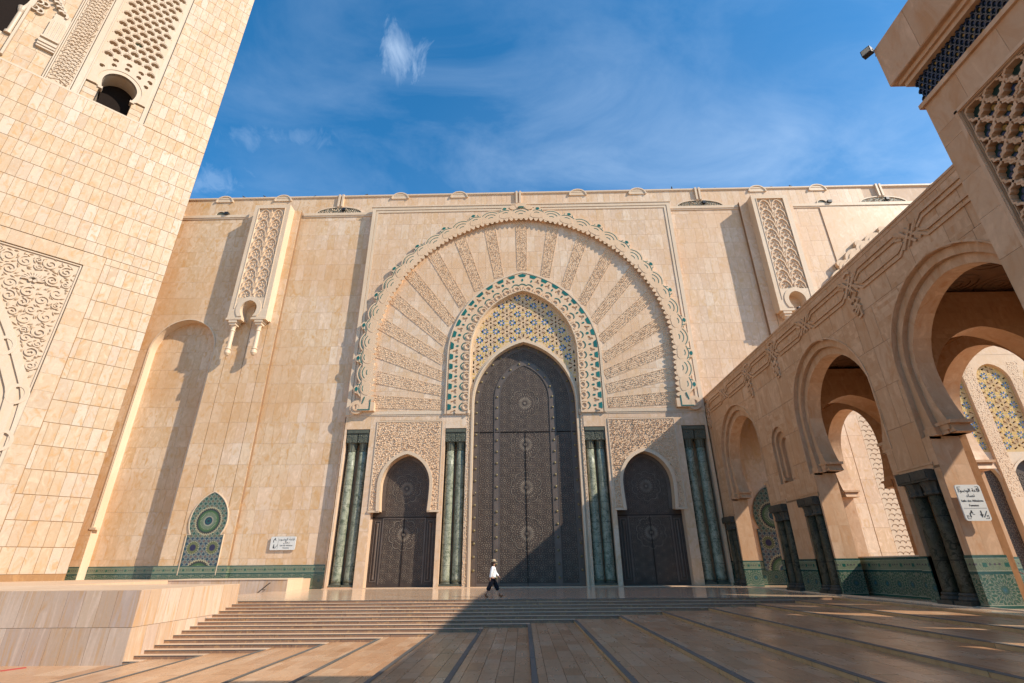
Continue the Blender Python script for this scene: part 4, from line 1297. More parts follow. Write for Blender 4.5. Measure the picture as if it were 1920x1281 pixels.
# --- lower part of the gate: piers, column niches, side doors
SC = 9.97
SA = Arch(0, 2.03, 7.65, 0.55, bot=5.0, shoe=0.10, foot=5.6)
for sx in (-1, 1):
    def X_(a, b): return min(sx * a, sx * b) + 0.03, max(sx * a, sx * b) + 0.03
    # plain piers
    for a, b in ((6.86, 7.24), (12.60, 13.38), (15.42, 15.60)):
        x0, x1 = X_(a, b); lowp = MB(); lowp.box(x0, x1, 0.02, 1.1, 0, 13.5); lowp.build('gate_pier', 'pale_joint', mosque)
        z = 0.0
        for zt in (1.9, 4.1, 6.0, 8.4, 10.8, 12.4, 13.5):
            fs.cell(x0, x1, z, zt, 0.0, gap=0.01); z = zt
    for a, b in ((5.06, 6.86), (13.38, 15.42)):       # above the columns
        x0, x1 = X_(a, b); lowp = MB(); lowp.box(x0, x1, 0.02, 1.1, 12.36, 13.5); lowp.build('lintel', 'pale_joint', mosque); nbk = MB()
        fs.cell(x0, x1, 12.36, 13.5, 0.0, gap=0.01)
        nbk.box(x0, x1, 1.05, 1.1, 0, 12.36); nbk.box(x0, x1, 0.06, 1.06, 0.0, 0.10); nbk.build('column_niche', 'arcade_stone', mosque)
    x0, x1 = X_(7.24, 12.60); lowp = MB(); lowp.box(x0, x1, 0.05, 1.1, 13.1, 13.5); lowp.build('lintel', 'pale_joint', mosque); fs.cell(x0, x1, 13.1, 13.5, 0.0, gap=0.01)

sh = MB(); sh.lathe([(0.40, 0.42), (0.385, 0.6), (0.375, 3.0), (0.365, 6.0), (0.35, 9.0), (0.335, 10.55)], n=20); shaft_me = sh.mesh('shaft_mesh', 'green_marble', smooth=True)
bs_ = MB(); bs_.box(-.47, .47, -.47, .47, 0.1, 0.24); bs_.lathe([(.46, .24), (.49, .29), (.46, .34), (.41, .37), (.43, .40), (.405, .43)], n=20); base_me = bs_.mesh('base_mesh', 'capital_stone')
cp_ = MB(); cp_.lathe([(.34, 10.5), (.39, 10.54), (.39, 10.62), (.35, 10.66), (.37, 10.9), (.41, 11.15), (.44, 11.22)], n=24, flute=0.10)
cp_.box(-.49, .49, -.49, .49, 11.22, 11.98); cp_.box(-.44, .44, -.505, .44, 11.30, 11.90)
relief(cp_, lambda x, z: True, -.42, .42, 11.32, 11.88, .14, -.505, .04, seed=3); cap_me = cp_.mesh('capital_mesh', 'capital_stone')
ab = MB(); ab.box(-.99, .99, -.52, .5, 11.99, 12.34); ab.box(-.94, .94, -.55, .5, 12.04, 12.29)
ab_me = ab.mesh('abacus_mesh', 'capital_stone')
for sx in (-1, 1):
    for cen, hw in ((5.96, 0.44), (14.40, 0.49)):
        cx = sx * cen + 0.03
        o = link('abacus', ab_me, mosque); o.location = (cx, 0.56, 0); o.scale = (hw / 0.49 * 0.97, 1, 1)
        for d in (-hw, hw):
            c_ = link('column', shaft_me, mosque); c_.location = (cx + d, 0.56, 0)
            for nm_, me_ in (('base', base_me), ('capital', cap_me)):
                q = link(nm_, me_, c_); q.scale = (0.93, 0.93, 1)

def side_door(sx, lab):
    cx = sx * SC + 0.03
    A_ = Arch(cx, 2.03, 7.65, 0.55, bot=-5.0, shoe=0.10, foot=5.6)
    pn = MB(); x0, x1 = cx - 2.86, cx + 2.92
    wall_slices(pn, x0, x1, 5.58, 13.08, -0.02, A_)
    intrados(pn, A_.curve(16, 5.6), -0.02, 0.75)
    for a, b in ((x0, cx - 1.93), (cx + 1.93, x1)): pn.quad((a, -0.02, 5.58), (b, -0.02, 5.58), (b, 0.8, 5.58), (a, 0.8, 5.58))
    p_o = pn.build('carved_panel', 'carved_stone', mosque)
    rl = MB(); G_ = A_.grow(0.34)
    relief(rl, lambda x, z: not (abs(x - cx) < G_.hw(z) and z < G_.apex), x0 + .18, x1 - .18, 5.75, 12.95, 0.165, -0.02, 0.08, seed=int(sx * 7 + 20))
    rl.build('leaf_carving', 'carved_stone', p_o, kind='stuff')
    ml = MB(); arch_band(ml, A_.curve(16, 5.6), A_.grow(0.26).curve(16, 5.6), -0.14, 0.1, 0.0)
    for a, b in ((x0, cx - 1.93), (cx + 1.93, x1)): ml.box(a, b, -0.10, 0.0, 5.50, 5.66)
    ml.ribbon([(x0 + .06, 5.7), (x0 + .06, 13.0), (x1 - .06, 13.0), (x1 - .06, 5.7)], 0.08, -0.06, 0.0)
    ml.build('arch_moulding', 'pale_stone', p_o)
    d = MB(); hw = 2.62
    d.box(cx - hw - .05, cx + hw + .05, 0.78, 0.95, 0.05, 5.58); d.plate(A_.grow(0.1).curve(16, 5.5), y0=0.775, y1=0.95)
    do = d.build('side_door', 'bronze', mosque, label=lab)
    leaf_shape = [(cx - 1.85, 0.2), (cx + 1.85, 0.2), (cx + 1.85, 9.6), (cx - 1.85, 9.6)]
    LA = A_.grow(-0.28)
    star_door(do, leaf_shape, 0.775, 0.66, lambda x, z: 0.3 < z < LA.apex - .05 and abs(x - cx) < (1.62 if z < 5.2 else LA.hw(max(z, 5.65)) - 0.02) and abs(z - 5.17) > .06 and (abs(x - cx) > .05 or z > 5.2), [(cx, 7.45), (cx, 3.85)], 1.12)
    st = MB()
    st.ribbon([(cx - 1.72, 0.25), (cx - 1.72, 5.1), (cx + 1.72, 5.1), (cx + 1.72, 0.25)], 0.10, 0.74, 0.78)
    arch_band(st, LA.curve(14, 5.7), A_.grow(-0.02).curve(14, 5.7), 0.745, 0.78, 0.78)
    for s2 in (-1, 1):
        xx = cx + s2 * 2.16
        st.ribbon([(xx - .22, 0.45), (xx + .22, 0.45), (xx + .22, 4.9), (xx - .22, 4.9)], 0.06, 0.74, 0.78, closed=True)
        st.lathe([(0.09, 0.6), (0.07, 0.8), (0.07, 4.4), (0.10, 4.6), (0.12, 4.75)], xx, 0.76, 8)
    st.build('strap', 'bronze_strap', do)
    jt = MB(); jt.box(cx - 2.62, cx + 2.62, 0.73, 0.78, 5.14, 5.19); jt.box(cx - .015, cx + .015, 0.73, 0.78, 0.1, 5.15); jt.build('joint', 'void', do)
side_door(-1, 'smaller bronze side door left of the gate'); side_door(1, 'smaller bronze side door right of the gate, in shade')

# --- pilasters with pierced net and hanging colonettes
def lattice_strands(mb, x0, x1, z0, z1, nx, cell_h, w, y0, y1, inside, flower=True, lobes=True):
    cw = (x1 - x0) / nx
    nz = int((z1 - z0) / cell_h) + 2
    for j in range(-1, nz):
        for i in range(nx):
            cx = x0 + (i + 0.5) * cw; zb = z1 - (j + 1) * cell_h
            # ogee arch with lobes springing from the one below
            for sx in (-1, 1):
                pts = []
                for q in range(9):
                    t = q / 8
                    xx = 0.5 * cw * math.cos(t * PI / 2) ** 1.0
                    lob = 0.10 * cw * abs(math.sin(t * PI * 2.0)) if lobes else 0
                    pts.append((cx + sx * (xx - lob * (1 - t) * 0.9), zb + cell_h * 0.92 * math.sin(t * PI / 2) ** 1.3))
                pts = [p for p in pts if inside(*p)]
                if len(pts) > 1: mb.ribbon(pts, w, y0, y1)
            if flower:
                fz = zb + cell_h * 0.46
                if inside(cx, fz):
                    for q in range(6):
                        an = q * PI / 3 + PI / 6
                        leaf(mb, cx + 0.15 * cw * math.cos(an), fz + 0.15 * cw * math.sin(an), 0.22 * cw, 0.12 * cw, an, y1, (y1 - y0) * 0.9)
                    mb.lathe
                for sx in (-1, 1):
                    if inside(cx + sx * 0.30 * cw, zb + 0.12 * cell_h):
                        mb.ribbon([(cx + sx * 0.14 * cw, zb - 0.02), (cx + sx * 0.26 * cw, zb + 0.22 * cell_h), (cx + sx * 0.10 * cw, zb + 0.40 * cell_h)], w * 0.7, y0 + 0.03, y1)

def pilaster(cx, lab):
    z0, z1 = 22.95, 36.3; hw = 1.85; y0, y1 = -0.85, 0.16
    H = Arch(cx, 0.78, 23.95, 0.12, bot=0, shoe=0.26, foot=23.15)
    b = MB()
    wall_slices(b, cx - hw, cx + hw, z0, 25.15, y0, H)
    for a, c in ((cx - hw, cx - 1.34), (cx + 1.34, cx + hw)): b.quad((a, y0, 25.15), (c, y0, 25.15), (c, y0, z1), (a, y0, z1))
    b.quad((cx - 1.34, y0, 35.85), (cx + 1.34, y0, 35.85), (cx + 1.34, y0, z1), (cx - 1.34, y0, z1))
    for sx in (-1, 1):
        b.quad((cx + sx * hw, y0, z0), (cx + sx * hw, y1, z0), (cx + sx * hw, y1, z1), (cx + sx * hw, y0, z1))
        b.quad((cx + sx * 1.34, y0, 25.1), (cx + sx * 1.34, y0 + .25, 25.1), (cx + sx * 1.34, y0 + .25, 35.85), (cx + sx * 1.34, y0, 35.85))
        b.quad((cx + sx * hw, y0, z0), (cx + sx * 0.52, y0, z0), (cx + sx * 0.52, y1, z0), (cx + sx * hw, y1, z0))
    b.quad((cx - hw, y0, z1), (cx + hw, y0, z1), (cx + hw, y1 + .7, z1), (cx - hw, y1 + .7, z1))
    b.quad((cx - 1.34, y0, 35.85), (cx + 1.34, y0, 35.85), (cx + 1.34, y0 + .25, 35.85), (cx - 1.34, y0 + .25, 35.85))
    intrados(b, H.curve(12, 22.95), y0, y1)
    b.quad((cx - 1.34, y0 + .15, 25.1), (cx + 1.34, y0 + .15, 25.1), (cx + 1.34, y0 + .15, 35.85), (cx - 1.34, y0 + .15, 35.85))
    po = b.build('pilaster', 'pale_stone', mosque, label=lab)
    n = MB()
    Ho = H.grow(0.42)
    lattice_strands(n, cx - 1.33, cx + 1.33, 24.6, 35.8, 2, 1.20, 0.10, y0 + 0.03, y0 + 0.15, lambda x, z: abs(x - cx) < 1.33 and 24.2 < z < 35.84 and not (abs(x - cx) < Ho.hw(z) and z < Ho.apex))
    n.box(cx - .04, cx + .04, y0 + 0.04, y0 + 0.15, 25.6, 35.8)
    n.build('net_carving', 'carved_stone', po, kind='stuff')
    m_ = MB(); arch_band(m_, H.curve(12, 23.15), Ho.curve(12, 23.15), y0 - 0.06, y0 + .05, y0 + .02)
    m_.box(cx - hw - .05, cx - 0.45, y0 - 0.08, y0 + 0.6, 22.78, 22.98); m_.box(cx + 0.45, cx + hw + .05, y0 - 0.08, y0 + 0.6, 22.78, 22.98)
    m_.ribbon([(cx - 1.38, 24.0), (cx - 1.38, 35.89), (cx + 1.38, 35.89), (cx + 1.38, 24.0)], 0.07, y0 - 0.04, y0 + .02)
    m_.build('niche_arch', 'pale_stone', po)
    for sx in (-1, 1):
        c = MB(); x = cx + sx * 1.22; yy = y0 + 0.34
        c.lathe([(0.02, 19.2), (0.16, 19.32), (0.27, 19.5), (0.27, 19.75), (0.20, 19.8), (0.20, 19.86), (0.26, 19.9), (0.26, 19.98), (0.19, 20.02), (0.185, 21.7), (0.23, 21.74), (0.23, 21.84), (0.18, 21.9), (0.20, 22.1), (0.27, 22.3)], x, yy, 12)
        c.box(x - .30, x + .30, yy - .30, yy + .30, 22.3, 22.52); c.box(x - .38, x + .38, yy - .38, yy + .40, 22.52, 22.79)
        c.build('colonette', 'pale_stone', po, smooth=False)
pilaster(-26.0, 'carved hanging pilaster with net panel left of the gate'); pilaster(25.68, 'carved hanging pilaster right of the gate above the arcade')

# --- mosaic fountain panel and green dado
fa = Arch(0, 1.50, 4.0, 0.9, bot=-1, shoe=0.30, foot=2.98)
fb = MB(); pts = fa.curve(14, 2.98)
pts = [(-1.46, 0.0), (-1.46, 2.98)] + pts + [(1.46, 2.98), (1.46, 0.0)]
if sum(pts[i][0] * pts[(i + 1) % len(pts)][1] - pts[(i + 1) % len(pts)][0] * pts[i][1] for i in range(len(pts))) < 0: pts = pts[::-1]
fb.plate(pts, y0=0.0, y1=0.06)
fo = fb.build('mosaic_panel', 'zellige_fountain', mosque, label='blue and green mosaic panel with pointed top'); fo.location = (-25.72, 0.10, 1.02)
fr_ = MB(); fr_.ribbon(fa.grow(0.04).curve(14, 2.98), 0.07, -0.035, 0.05); fr_.ribbon([(-1.50, 0.0), (-1.50, 2.95), (-1.2, 2.95)], 0.05, -0.03, 0.05); fr_.ribbon([(1.50, 0.0), (1.50, 2.95), (1.2, 2.95)], 0.05, -0.03, 0.05)
fr_.build('frame', 'pale_stone', fo)
for a_, b_, y_ in ((-62, -35.46, YW - .05), (-29.24, -23.4, .09), (-23.4, -15.66, YW - .05), (15.66, 23.0, YW - .05), (23.0, 28.6, .09), (28.6, 31.4, YW - .05)):
    dd = MB(); dd.box(a_, b_, y_, YW + .03, 0.0, 1.69, skip=('b',)); dd.build('dado', 'zellige_dado', mosque)
fp2 = link('mosaic_panel', fo.data, mosque); fp2.location = (19.75, 0.40, 1.02)

# --- further bay seen through and above the arcade
C2 = 41.75
_before = set(mosque.children)
b2 = MB(); A2 = [Arch(C2 + d, 1.95, 7.3, 0.5, bot=-1) for d in (-8.2, -4.1, 0.0, 4.1)]
b2.quad((33.6, 0.03, 18.6), (C2 - 10.2, 0.03, 18.6), (C2 - 10.2, 0.03, 0), (33.6, 0.03, 0)) if False else None
b2.quad((C2 - 10.3, 0.02, 18.6), (60.0, 0.02, 18.6), (60.0, 0.02, 36.2), (C2 - 10.3, 0.02, 36.2)); b2.quad((C2 + 6.2, 0.02, 0), (60.0, 0.02, 0), (60.0, 0.02, 18.6), (C2 + 6.2, 0.02, 18.6))
b2.quad((C2 - 10.3, 0.02, 0), (C2 - 10.3, 0.12, 0), (C2 - 10.3, 0.12, 36.2), (C2 - 10.3, 0.02, 36.2))
b2.build('far_bay_wall', 'facade_stone', mosque)
hf2 = ring_half(0, 12.4, 0.5, 19.6, 13.95, 11.5, 18.0)
big_ring(mosque, C2, hf2, 0.0, sides=(-1,), green=False, s_range=(3.0, 15.0), name='far_scalloped_arch')
for i, A_ in enumerate(A2):
    c = A_.c
    P_ = Arch(c, 1.50, 16.1, 0.15, bot=-1)
    zb = 6.2
    t_o = P_.curve(12, zb); t_i = A_.grow(0.18).curve(12, zb)
    wpan = MB(); wall_slices(wpan, c - 2.05, c + 2.05, zb, 18.62, 0.02, P_); intrados(wpan, P_.curve(12, zb), 0.02, 0.3)
    for q in (c - 2.05, c + 1.5): wpan.box(q, q + .55, 0.02, 0.6, 0, zb)
    wo = wpan.build('far_bay_frame', 'carved_stone', mosque)
    fr2 = MB()
    for sx in (-1, 1): relief(fr2, lambda x, z: True, c + sx * 1.78 - .2, c + sx * 1.78 + .2, 6.3, 18.0, .17, 0.02, .025, seed=i + 3)
    fr2.build('leaf_carving', 'carved_stone', wo, kind='stuff')
    G2 = A_.grow(0.10)
    ap = max(G2.apex, 9.9)
    tymp = [(c - 1.49, 9.9), (c + 1.49, 9.9)] + P_.curve(12, 16.0)[::-1]
    star_field(mosque, tymp, lambda x, z, c=c, P_=P_: z > 10.0 and abs(x - c) < min(1.40, P_.hw(z) - .08), c, 12.2, 1.78, 0.30, 'far_star_tracery', pk=0.6, base='gold_tracery')
    sp = MB(); wall_slices(sp, c - 1.49, c + 1.49, 5.5, 9.9, 0.30, A_.grow(-.25)); arch_band(sp, A_.grow(-.42).curve(12, 5.5), A_.grow(-.25).curve(12, 5.5), 0.22, 0.6, 0.3); sp.build('far_spandrel', 'pale_stone', wo)
    dr = MB(); dr.box(c - 1.95, c + 1.95, 0.6, 0.7, 0, 9.9); d_o = dr.build('far_door', 'bronze', mosque)
    dg = MB()
    for u in range(-4, 5):
        for v in range(0, 22):
            dg.ribbon(disc(c + u * .36, .5 + v * .36, .13, n=8), 0.03, .575, .6, closed=True)
    dg.build('coffer', 'bronze_petal', d_o, kind='stuff')
for o_ in mosque.children:
    if o_ not in _before: o_.location.y += 0.40
# fish-scale carving on the wall beside it
sc_ = MB(); sc_.box(28.75, 31.4, YW - .06, YW, 1.7, 13.2); so_ = sc_.build('scale_panel', 'pale_stone', mosque)
sk = MB()
for j in range(28):
    for i in range(10):
        cx = 28.95 + i * .46 + (.23 if j % 2 else 0); cz = 2.0 + j * .4
        if cx < 31.2: sk.ribbon(arc(cx, cz, .26, .3, PI - .3, 6), .03, YW - .08, YW - .05)
sk.build('scale_carving', 'mortar', so_, kind='stuff')
fs.flush()

# ------------------------------------------------------------------ minaret, set at 45 degrees; local x runs right along the face (corner at 0), y inwards
minaret = thing('minaret', 'huge square minaret clad in honey travertine slabs at the left', 'minaret', (-34.55, 40.75, 0), PI / 4)
ms = Slabs(minaret, 'stone_slab', 'minaret_stone', 300)
mc = MB()
def mq(a, b, c, d, y): mc.quad((a, y, c), (b, y, c), (b, y, d), (a, y, d))
WX0, WX1, WZ0 = -19.35, -5.65, 43.25                  # recessed window panel
LX0, LX1, LZ1 = -20.5, -4.50, 27.50                   # lower carved panel with its border
IX0, IX1, IZ1 = -19.16, -5.84, 26.15
mq(-25, WX0, 0, 110, 0.03); mq(WX1, 0.0, 0, 110, 0.03); mq(WX0, WX1, LZ1, WZ0, 0.03); mq(WX0, WX1, 0, LZ1, 0.30); mq(WX0, WX1, 88, 110, 0.03)
for x in (0.0, -25.0): mc.quad((x, 0.0, 0), (x, 25, 0), (x, 25, 110), (x, 0.0, 110))
mc.quad((-25, 25, 0), (0, 25, 0), (0, 25, 110), (-25, 25, 110)); mc.quad((-25, 0, 110), (0, 0, 110), (0, 25, 110), (-25, 25, 110))
mc.build('core', 'minaret_joint', minaret)
rs = MB()
for x in (WX0, WX1): rs.quad((x, 0.0, WZ0), (x, 0.7, WZ0), (x, 0.7, 88), (x, 0.0, 88))
rs.quad((WX0, 0.0, WZ0), (WX1, 0.0, WZ0), (WX1, 0.7, WZ0), (WX0, 0.7, WZ0))
rs.build('panel_reveal', 'minaret_trim', minaret)
def mskip(x0, x1, z0, z1): return False
ZF = 1.20
G = 0.024
# rows of slabs; the courses are continuous, widths vary, joints do not line up
def rows(xa, xb, za, zb, w=0.69, first=None):
    z = ZF
    while z < zb:
        a, b = max(z, za), min(z + RH, zb)
        if b - a > 0.08:
            x = xb
            off = 0.35 * rnd.random()
            while x > xa + 1e-3:
                ww = w * rnd.uniform(0.9, 1.12)
                xe = max(xa, x - ww)
                if xe - xa < 0.25: xe = xa
                ms.cell(xe, x, a, b, 0.0, gap=G, gz=0.045, thick=0.05, jit=0.012); x = xe
        z += RH
rows(-25, LX0, 0.6, LZ1); rows(LX1, 0.0, 0.2, LZ1); rows(-25, 0, LZ1, WZ0); rows(WX1, 0.0, WZ0, 80); rows(-25, WX0, WZ0, 80)
# border of the lower panel: long flat slabs
z = LZ1 - 1.33
while z > 0:
    h = 1.45; ms.cell(LX1 - 1.34, LX1 - 0.03, max(0.2, z - h), z, 0.0, gap=0.012, thick=.06); ms.cell(LX0 + .03, LX0 + 1.34, max(.2, z - h), z, 0.0, gap=.012, thick=.06); z -= h
x = LX1 - 0.03
while x > LX0:
    w = 1.6; ms.cell(max(LX0, x - w), x, LZ1 - 1.33, LZ1 - 0.035, 0.0, gap=0.012, thick=.06); x -= w
lp = MB(); lp.quad((IX0, 0.17, 0), (IX1, 0.17, 0), (IX1, 0.17, IZ1), (IX0, 0.17, IZ1))
for x in (IX0, IX1): lp.quad((x, 0.0, 0), (x, 0.27, 0), (x, 0.27, IZ1), (x, 0.0, IZ1))
lp.quad((IX0, 0.0, IZ1), (IX1, 0.0, IZ1), (IX1, 0.27, IZ1), (IX0, 0.27, IZ1))
lo_ = lp.build('carved_panel', 'arabesque_stone', minaret)
fl_ = MB(); fl_.ribbon([(IX1 - .12, 0.4), (IX1 - .12, IZ1 - .12), (IX0 + .12, IZ1 - .12)], 0.10, 0.06, 0.27); fl_.build('fillet', 'minaret_trim', lo_)
# arabesque: tendrils, leaves and shells over the spandrel, broken by interlaced arch bands
cxm = -12.5
def ext(z):                                            # outer edge of the interlaced arches, right half
    pts = ((0, 6.6), (8, 6.75), (12, 6.62), (14.1, 6.45), (17.1, 4.95), (19.0, 3.95), (20.8, 2.8), (23.0, 1.2), (24.6, 0.0))
    for (a, xa), (b, xb) in zip(pts, pts[1:]):
        if a <= z <= b: return xa + (xb - xa) * (z - a) / (b - a)
    return -1.0
rr5 = random.Random(3)
ara = MB()
occ = []
occ = [(-8.45, 23.8, .75), (-16.5, 23.8, .75)]
for r, nt_ in ((0.52, 900), (0.40, 1300), (0.30, 2200), (0.21, 4200), (0.14, 7000)):
    for _ in range(nt_):
        x = rr5.uniform(-16.8, IX1 - .30); z = rr5.uniform(12.5, IZ1 - .3)
        if abs(x - cxm) - ext(z) < r + .26 or IX1 - .20 - x < r or IZ1 - .20 - z < r: continue
        if any(abs(x - a) < 1 and abs(z - b) < 1 and (x - a) ** 2 + (z - b) ** 2 < (0.97 * (r + c)) ** 2 for a, b, c in occ): continue
        occ.append((x, z, r)); q0 = rr5.random() * 2 * PI
        if r > .25:
            scroll(ara, x, z, r * .94, rr5.uniform(1.2, 1.7), q0, 0.17 * r + .035, 0.04 + 0.05 * rr5.random(), 0.17, rr5.choice((-1, 1)))
            for q in range(5):
                an = q0 + q * 1.26; leaf(ara, x + r * 1.08 * math.cos(an), z + r * 1.08 * math.sin(an), r * .8, r * .36, an + 1.1, 0.17, 0.12)
        else:
            leaf(ara, x, z, r * 2.4, r * 1.2, q0, 0.17, 0.11 + .03 * rr5.random())
for sx_, sz_ in ((-8.45, 23.55), (-16.5, 23.55)):
    for q in range(11):
        an = PI * (0.02 + 0.096 * q)
        ara.ribbon([(sx_ + .12 * math.cos(an), sz_ + .12 * math.sin(an)), (sx_ + .55 * math.cos(an), sz_ + .55 * math.sin(an)), (sx_ + .72 * math.cos(an + .1), sz_ + .72 * math.sin(an + .1))], 0.11, 0.015, 0.17)
    for d in (-.14, .14): ara.plate(disc(sx_ + d, sz_ - .06, .13, n=8), y0=0.0, y1=.17)
ara.build('arabesque', 'arabesque_stone', lo_, kind='stuff')
ba = MB()
def extc(off):
    pts = []
    for i in range(30):
        z = 4.0 + (24.4 - 4.0) * i / 29; pts.append((cxm + max(0, ext(z) - off), z))
    return pts
for off, w, y in ((0.0, 0.55, 0.03), (0.85, 0.62, 0.0), (1.75, 0.5, 0.04), (2.6, 0.5, 0.04)):
    r_ = extc(off); ba.ribbon(r_, w, y, 0.17)
    ba.ribbon([(2 * cxm - x, z) for x, z in r_], w, y, 0.17)
for z in (10.4, 14.0, 17.6):                            # loops where bands cross
    e = ext(z)
    for sx in (-1, 1): ba.ribbon(disc(cxm + sx * (e - .55), z, .55, .70, 14), .24, -0.01, .17, closed=True)
ba.build('interlaced_band', 'minaret_trim', lo_)

# upper window panel
YP = 0.35
wp = MB()
WA = Arch(-8.50, 1.42, 46.75, 0.10, bot=0, shoe=0.18, foot=45.7, low=1.36)
SX0, SX1 = -10.95, -6.08
wall_slices(wp, SX0, SX1, WZ0, 66, YP + 0.30, WA); intrados(wp, WA.curve(14, 45.7), 0.22, 2.2)
for sx in (-1, 1):
    wp.quad((WA.c + sx * 1.36, 0.22, 43.3), (WA.c + sx * 1.36, 2.2, 43.3), (WA.c + sx * 1.36, 2.2, 45.7), (WA.c + sx * 1.36, 0.22, 45.7))
    wp.box(*sorted((WA.c + sx * 1.14, WA.c + sx * 1.52)), 0.16, 0.8, 45.45, 45.72)
wp.build('window_wall', 'arabesque_stone', minaret)
vd = MB(); vd.box(-11, -6, 2.2, 2.3, 43, 50); vd.quad((-11, .6, 43.3), (-6, .6, 43.3), (-6, 2.3, 43.3), (-11, 2.3, 43.3)); vd.build('window_dark', 'void', minaret)
wr = MB(); arch_band(wr, WA.curve(14, 45.7), WA.grow(.42).curve(14, 45.7), 0.22, .6, .6); wr.build('window_arch', 'minaret_trim', minaret)
# pierced net: leaf-shaped openings in staggered rows, two rows following the window arch
gm = MB(); holes = []
def leafhole(cx, cz, an, w, h):
    """scalloped opening: round shoulders above, two small lobes below"""
    ca, sa = math.cos(an - PI / 2), math.sin(an - PI / 2)
    prof = ((-.10, -.46), (-.34, -.40), (-.50, -.14), (-.44, .14), (-.26, .36), (0, .46), (.26, .36), (.44, .14), (.50, -.14), (.34, -.40), (.10, -.46), (0.0, -.20))
    return [(cx + u * w * ca - v * h * sa, cz + u * w * sa + v * h * ca) for u, v in prof][::-1]
for d, n_, w in ((0.78, 9, .46), (1.42, 11, .54)):
    for q in range(n_):
        an = PI * (-0.12 + 1.24 * q / (n_ - 1)); R_ = 1.50 + d
        cx, cz = WA.c + R_ * math.cos(an), 46.9 + R_ * 1.02 * math.sin(an)
        if cz > 46.0 and SX0 + .4 < cx < SX1 - .35: holes.append(leafhole(cx, cz, an, w, .46))
for j in range(20):
    for i in range(-1, 6):
        cx = SX1 - .55 - i * .92 - (.46 if j % 2 else 0); cz = 48.4 + j * .80
        if not (SX0 + .36 < cx < SX1 - .36) or cz > 65.3: continue
        if math.hypot(cx - WA.c, (cz - 46.9) / 1.02) < 3.32: continue
        if j == 6 and i == 2: gm.plate(leafhole(cx, cz, PI / 2, .70, .62)[::-1], y0=.46, y1=.5)
        holes.append(leafhole(cx, cz, PI / 2, .74, .62))
hood = WA.grow(.40).curve(14, 45.75)
outl = [(SX0, 45.72), (SX0, 66.0), (SX1, 66.0), (SX1, 45.72)] + hood[::-1]
sb = MB(); sb.plate(outl[::-1], holes, y0=0.16, y1=YP + .30)
sb.build('net_carving', 'arabesque_stone', minaret)
hr_ = MB()
for j in range(20):
    for i in range(-1, 6):
        cx = SX1 - .55 - i * .92 - (.46 if j % 2 else 0); cz = 48.4 + j * .80
        if SX0 + .4 < cx < SX1 - .4 and cz < 65 and math.hypot(cx - WA.c, (cz - 46.9) / 1.02) > 3.32:
            hr_.ribbon([(cx - .44, cz - .20), (cx - .42, cz + .12), (cx - .25, cz + .34), (cx, cz + .44), (cx + .25, cz + .34), (cx + .42, cz + .12), (cx + .44, cz - .20)], .07, .12, .17)
hr_.build('net_rib', 'minaret_trim', minaret, kind='stuff')
if gm.f: gm.build('green_pane', 'green_tile', minaret)
pf_ = MB()
for a, b, y in ((SX1, WX1 - .02, 0.18), (SX0 - .62, SX0, 0.14), (SX0 - .12, SX0, 0.08)): pf_.box(a, b, y, YP + .4, WZ0 + .02, 66)
pf_.box(WX0, WX1, 0.02, .5, WZ0 + .0, WZ0 + .22); pf_.build('panel_frame', 'minaret_trim', minaret)
# window foot slabs beside the opening
for a, b in ((SX0, WA.c - 1.36), (WA.c + 1.36, SX1)):
    for z in (43.5, 44.2, 44.9): ft = MB(); ft.cbox(a, b, 0.30, .8, z, z + .68, .015); ft.build('foot_slab', 'minaret_stone', minaret)
cs = MB(); cs.box(-13.42, -11.75, 0.26, .6, WZ0, 66)
cso = cs.build('carved_strip', 'arabesque_stone', minaret)
cr_ = MB(); relief(cr_, lambda x, z: True, -13.28, -11.90, 43.9, 64, 0.26, 0.26, .10, seed=8)
for j in range(46):
    z = 43.9 + j * .45
    for sx in (-1, 1): cr_.ribbon([(-12.59 + sx * .68, z), (-12.59 + sx * .25, z + .22), (-12.59 - sx * .2, z + .5), (-12.59 - sx * .62, z + .75)], .09, .17, .27)
cr_.build('leaf_carving', 'arabesque_stone', cso, kind='stuff')
fr5 = MB()
for x in (-11.7, -13.5, -11.55, -13.65): fr5.box(x - .05, x + .05, .20, .5, WZ0, 66)
fr5.build('strip_fillet', 'minaret_trim', minaret)
# left bay of the panel: plain slabs, corbel, second window
pb_ = MB(); pb_.quad((WX0, .50, WZ0), (-13.7, .50, WZ0), (-13.7, .50, 66), (WX0, .50, 66)); pb_.build('bay_back', 'mortar', minaret)
zz = WZ0
while zz < 60:
    x = -13.70
    while x > -19.3:
        w = 1.15 * rnd.uniform(.9, 1.1); ms.cell(max(-19.35, x - w), x, zz, zz + 1.5, .46, gap=.02); x -= w
    zz += 1.5
cb = MB()
for i, (h, p) in enumerate(((0.22, .40), (.30, .30), (.30, .20), (.26, .30), (.22, .12))):
    z0 = 46.75 + sum((0.22, .30, .30, .26, .22)[:i]); cb.box(-15.05 + .18 * (4 - i) * .0, -13.72, p - .25, .5, z0, z0 + h)
cb.box(-14.9, -13.72, .18, .5, 48.1, 51.5)
for k in range(5): cb.ribbon([(-14.9 + k * .24, 48.2), (-14.9 + k * .24, 50.6)], .1, .12, .2)
for j in range(4): cb.ribbon(arc(-14.5 - .28 * j, 51.6 + .42 * j, .42, -.5, 2.4, 8), .2, .02, .5)
cb.build('corbel', 'minaret_trim', minaret)
w2 = MB(); A5 = Arch(-18.2, 1.42, 51.6, .1, bot=0, shoe=.2, foot=50.3, low=1.5)
arch_band(w2, A5.curve(12, 50.3), A5.grow(.4).curve(12, 50.3), .15, .5, .5)
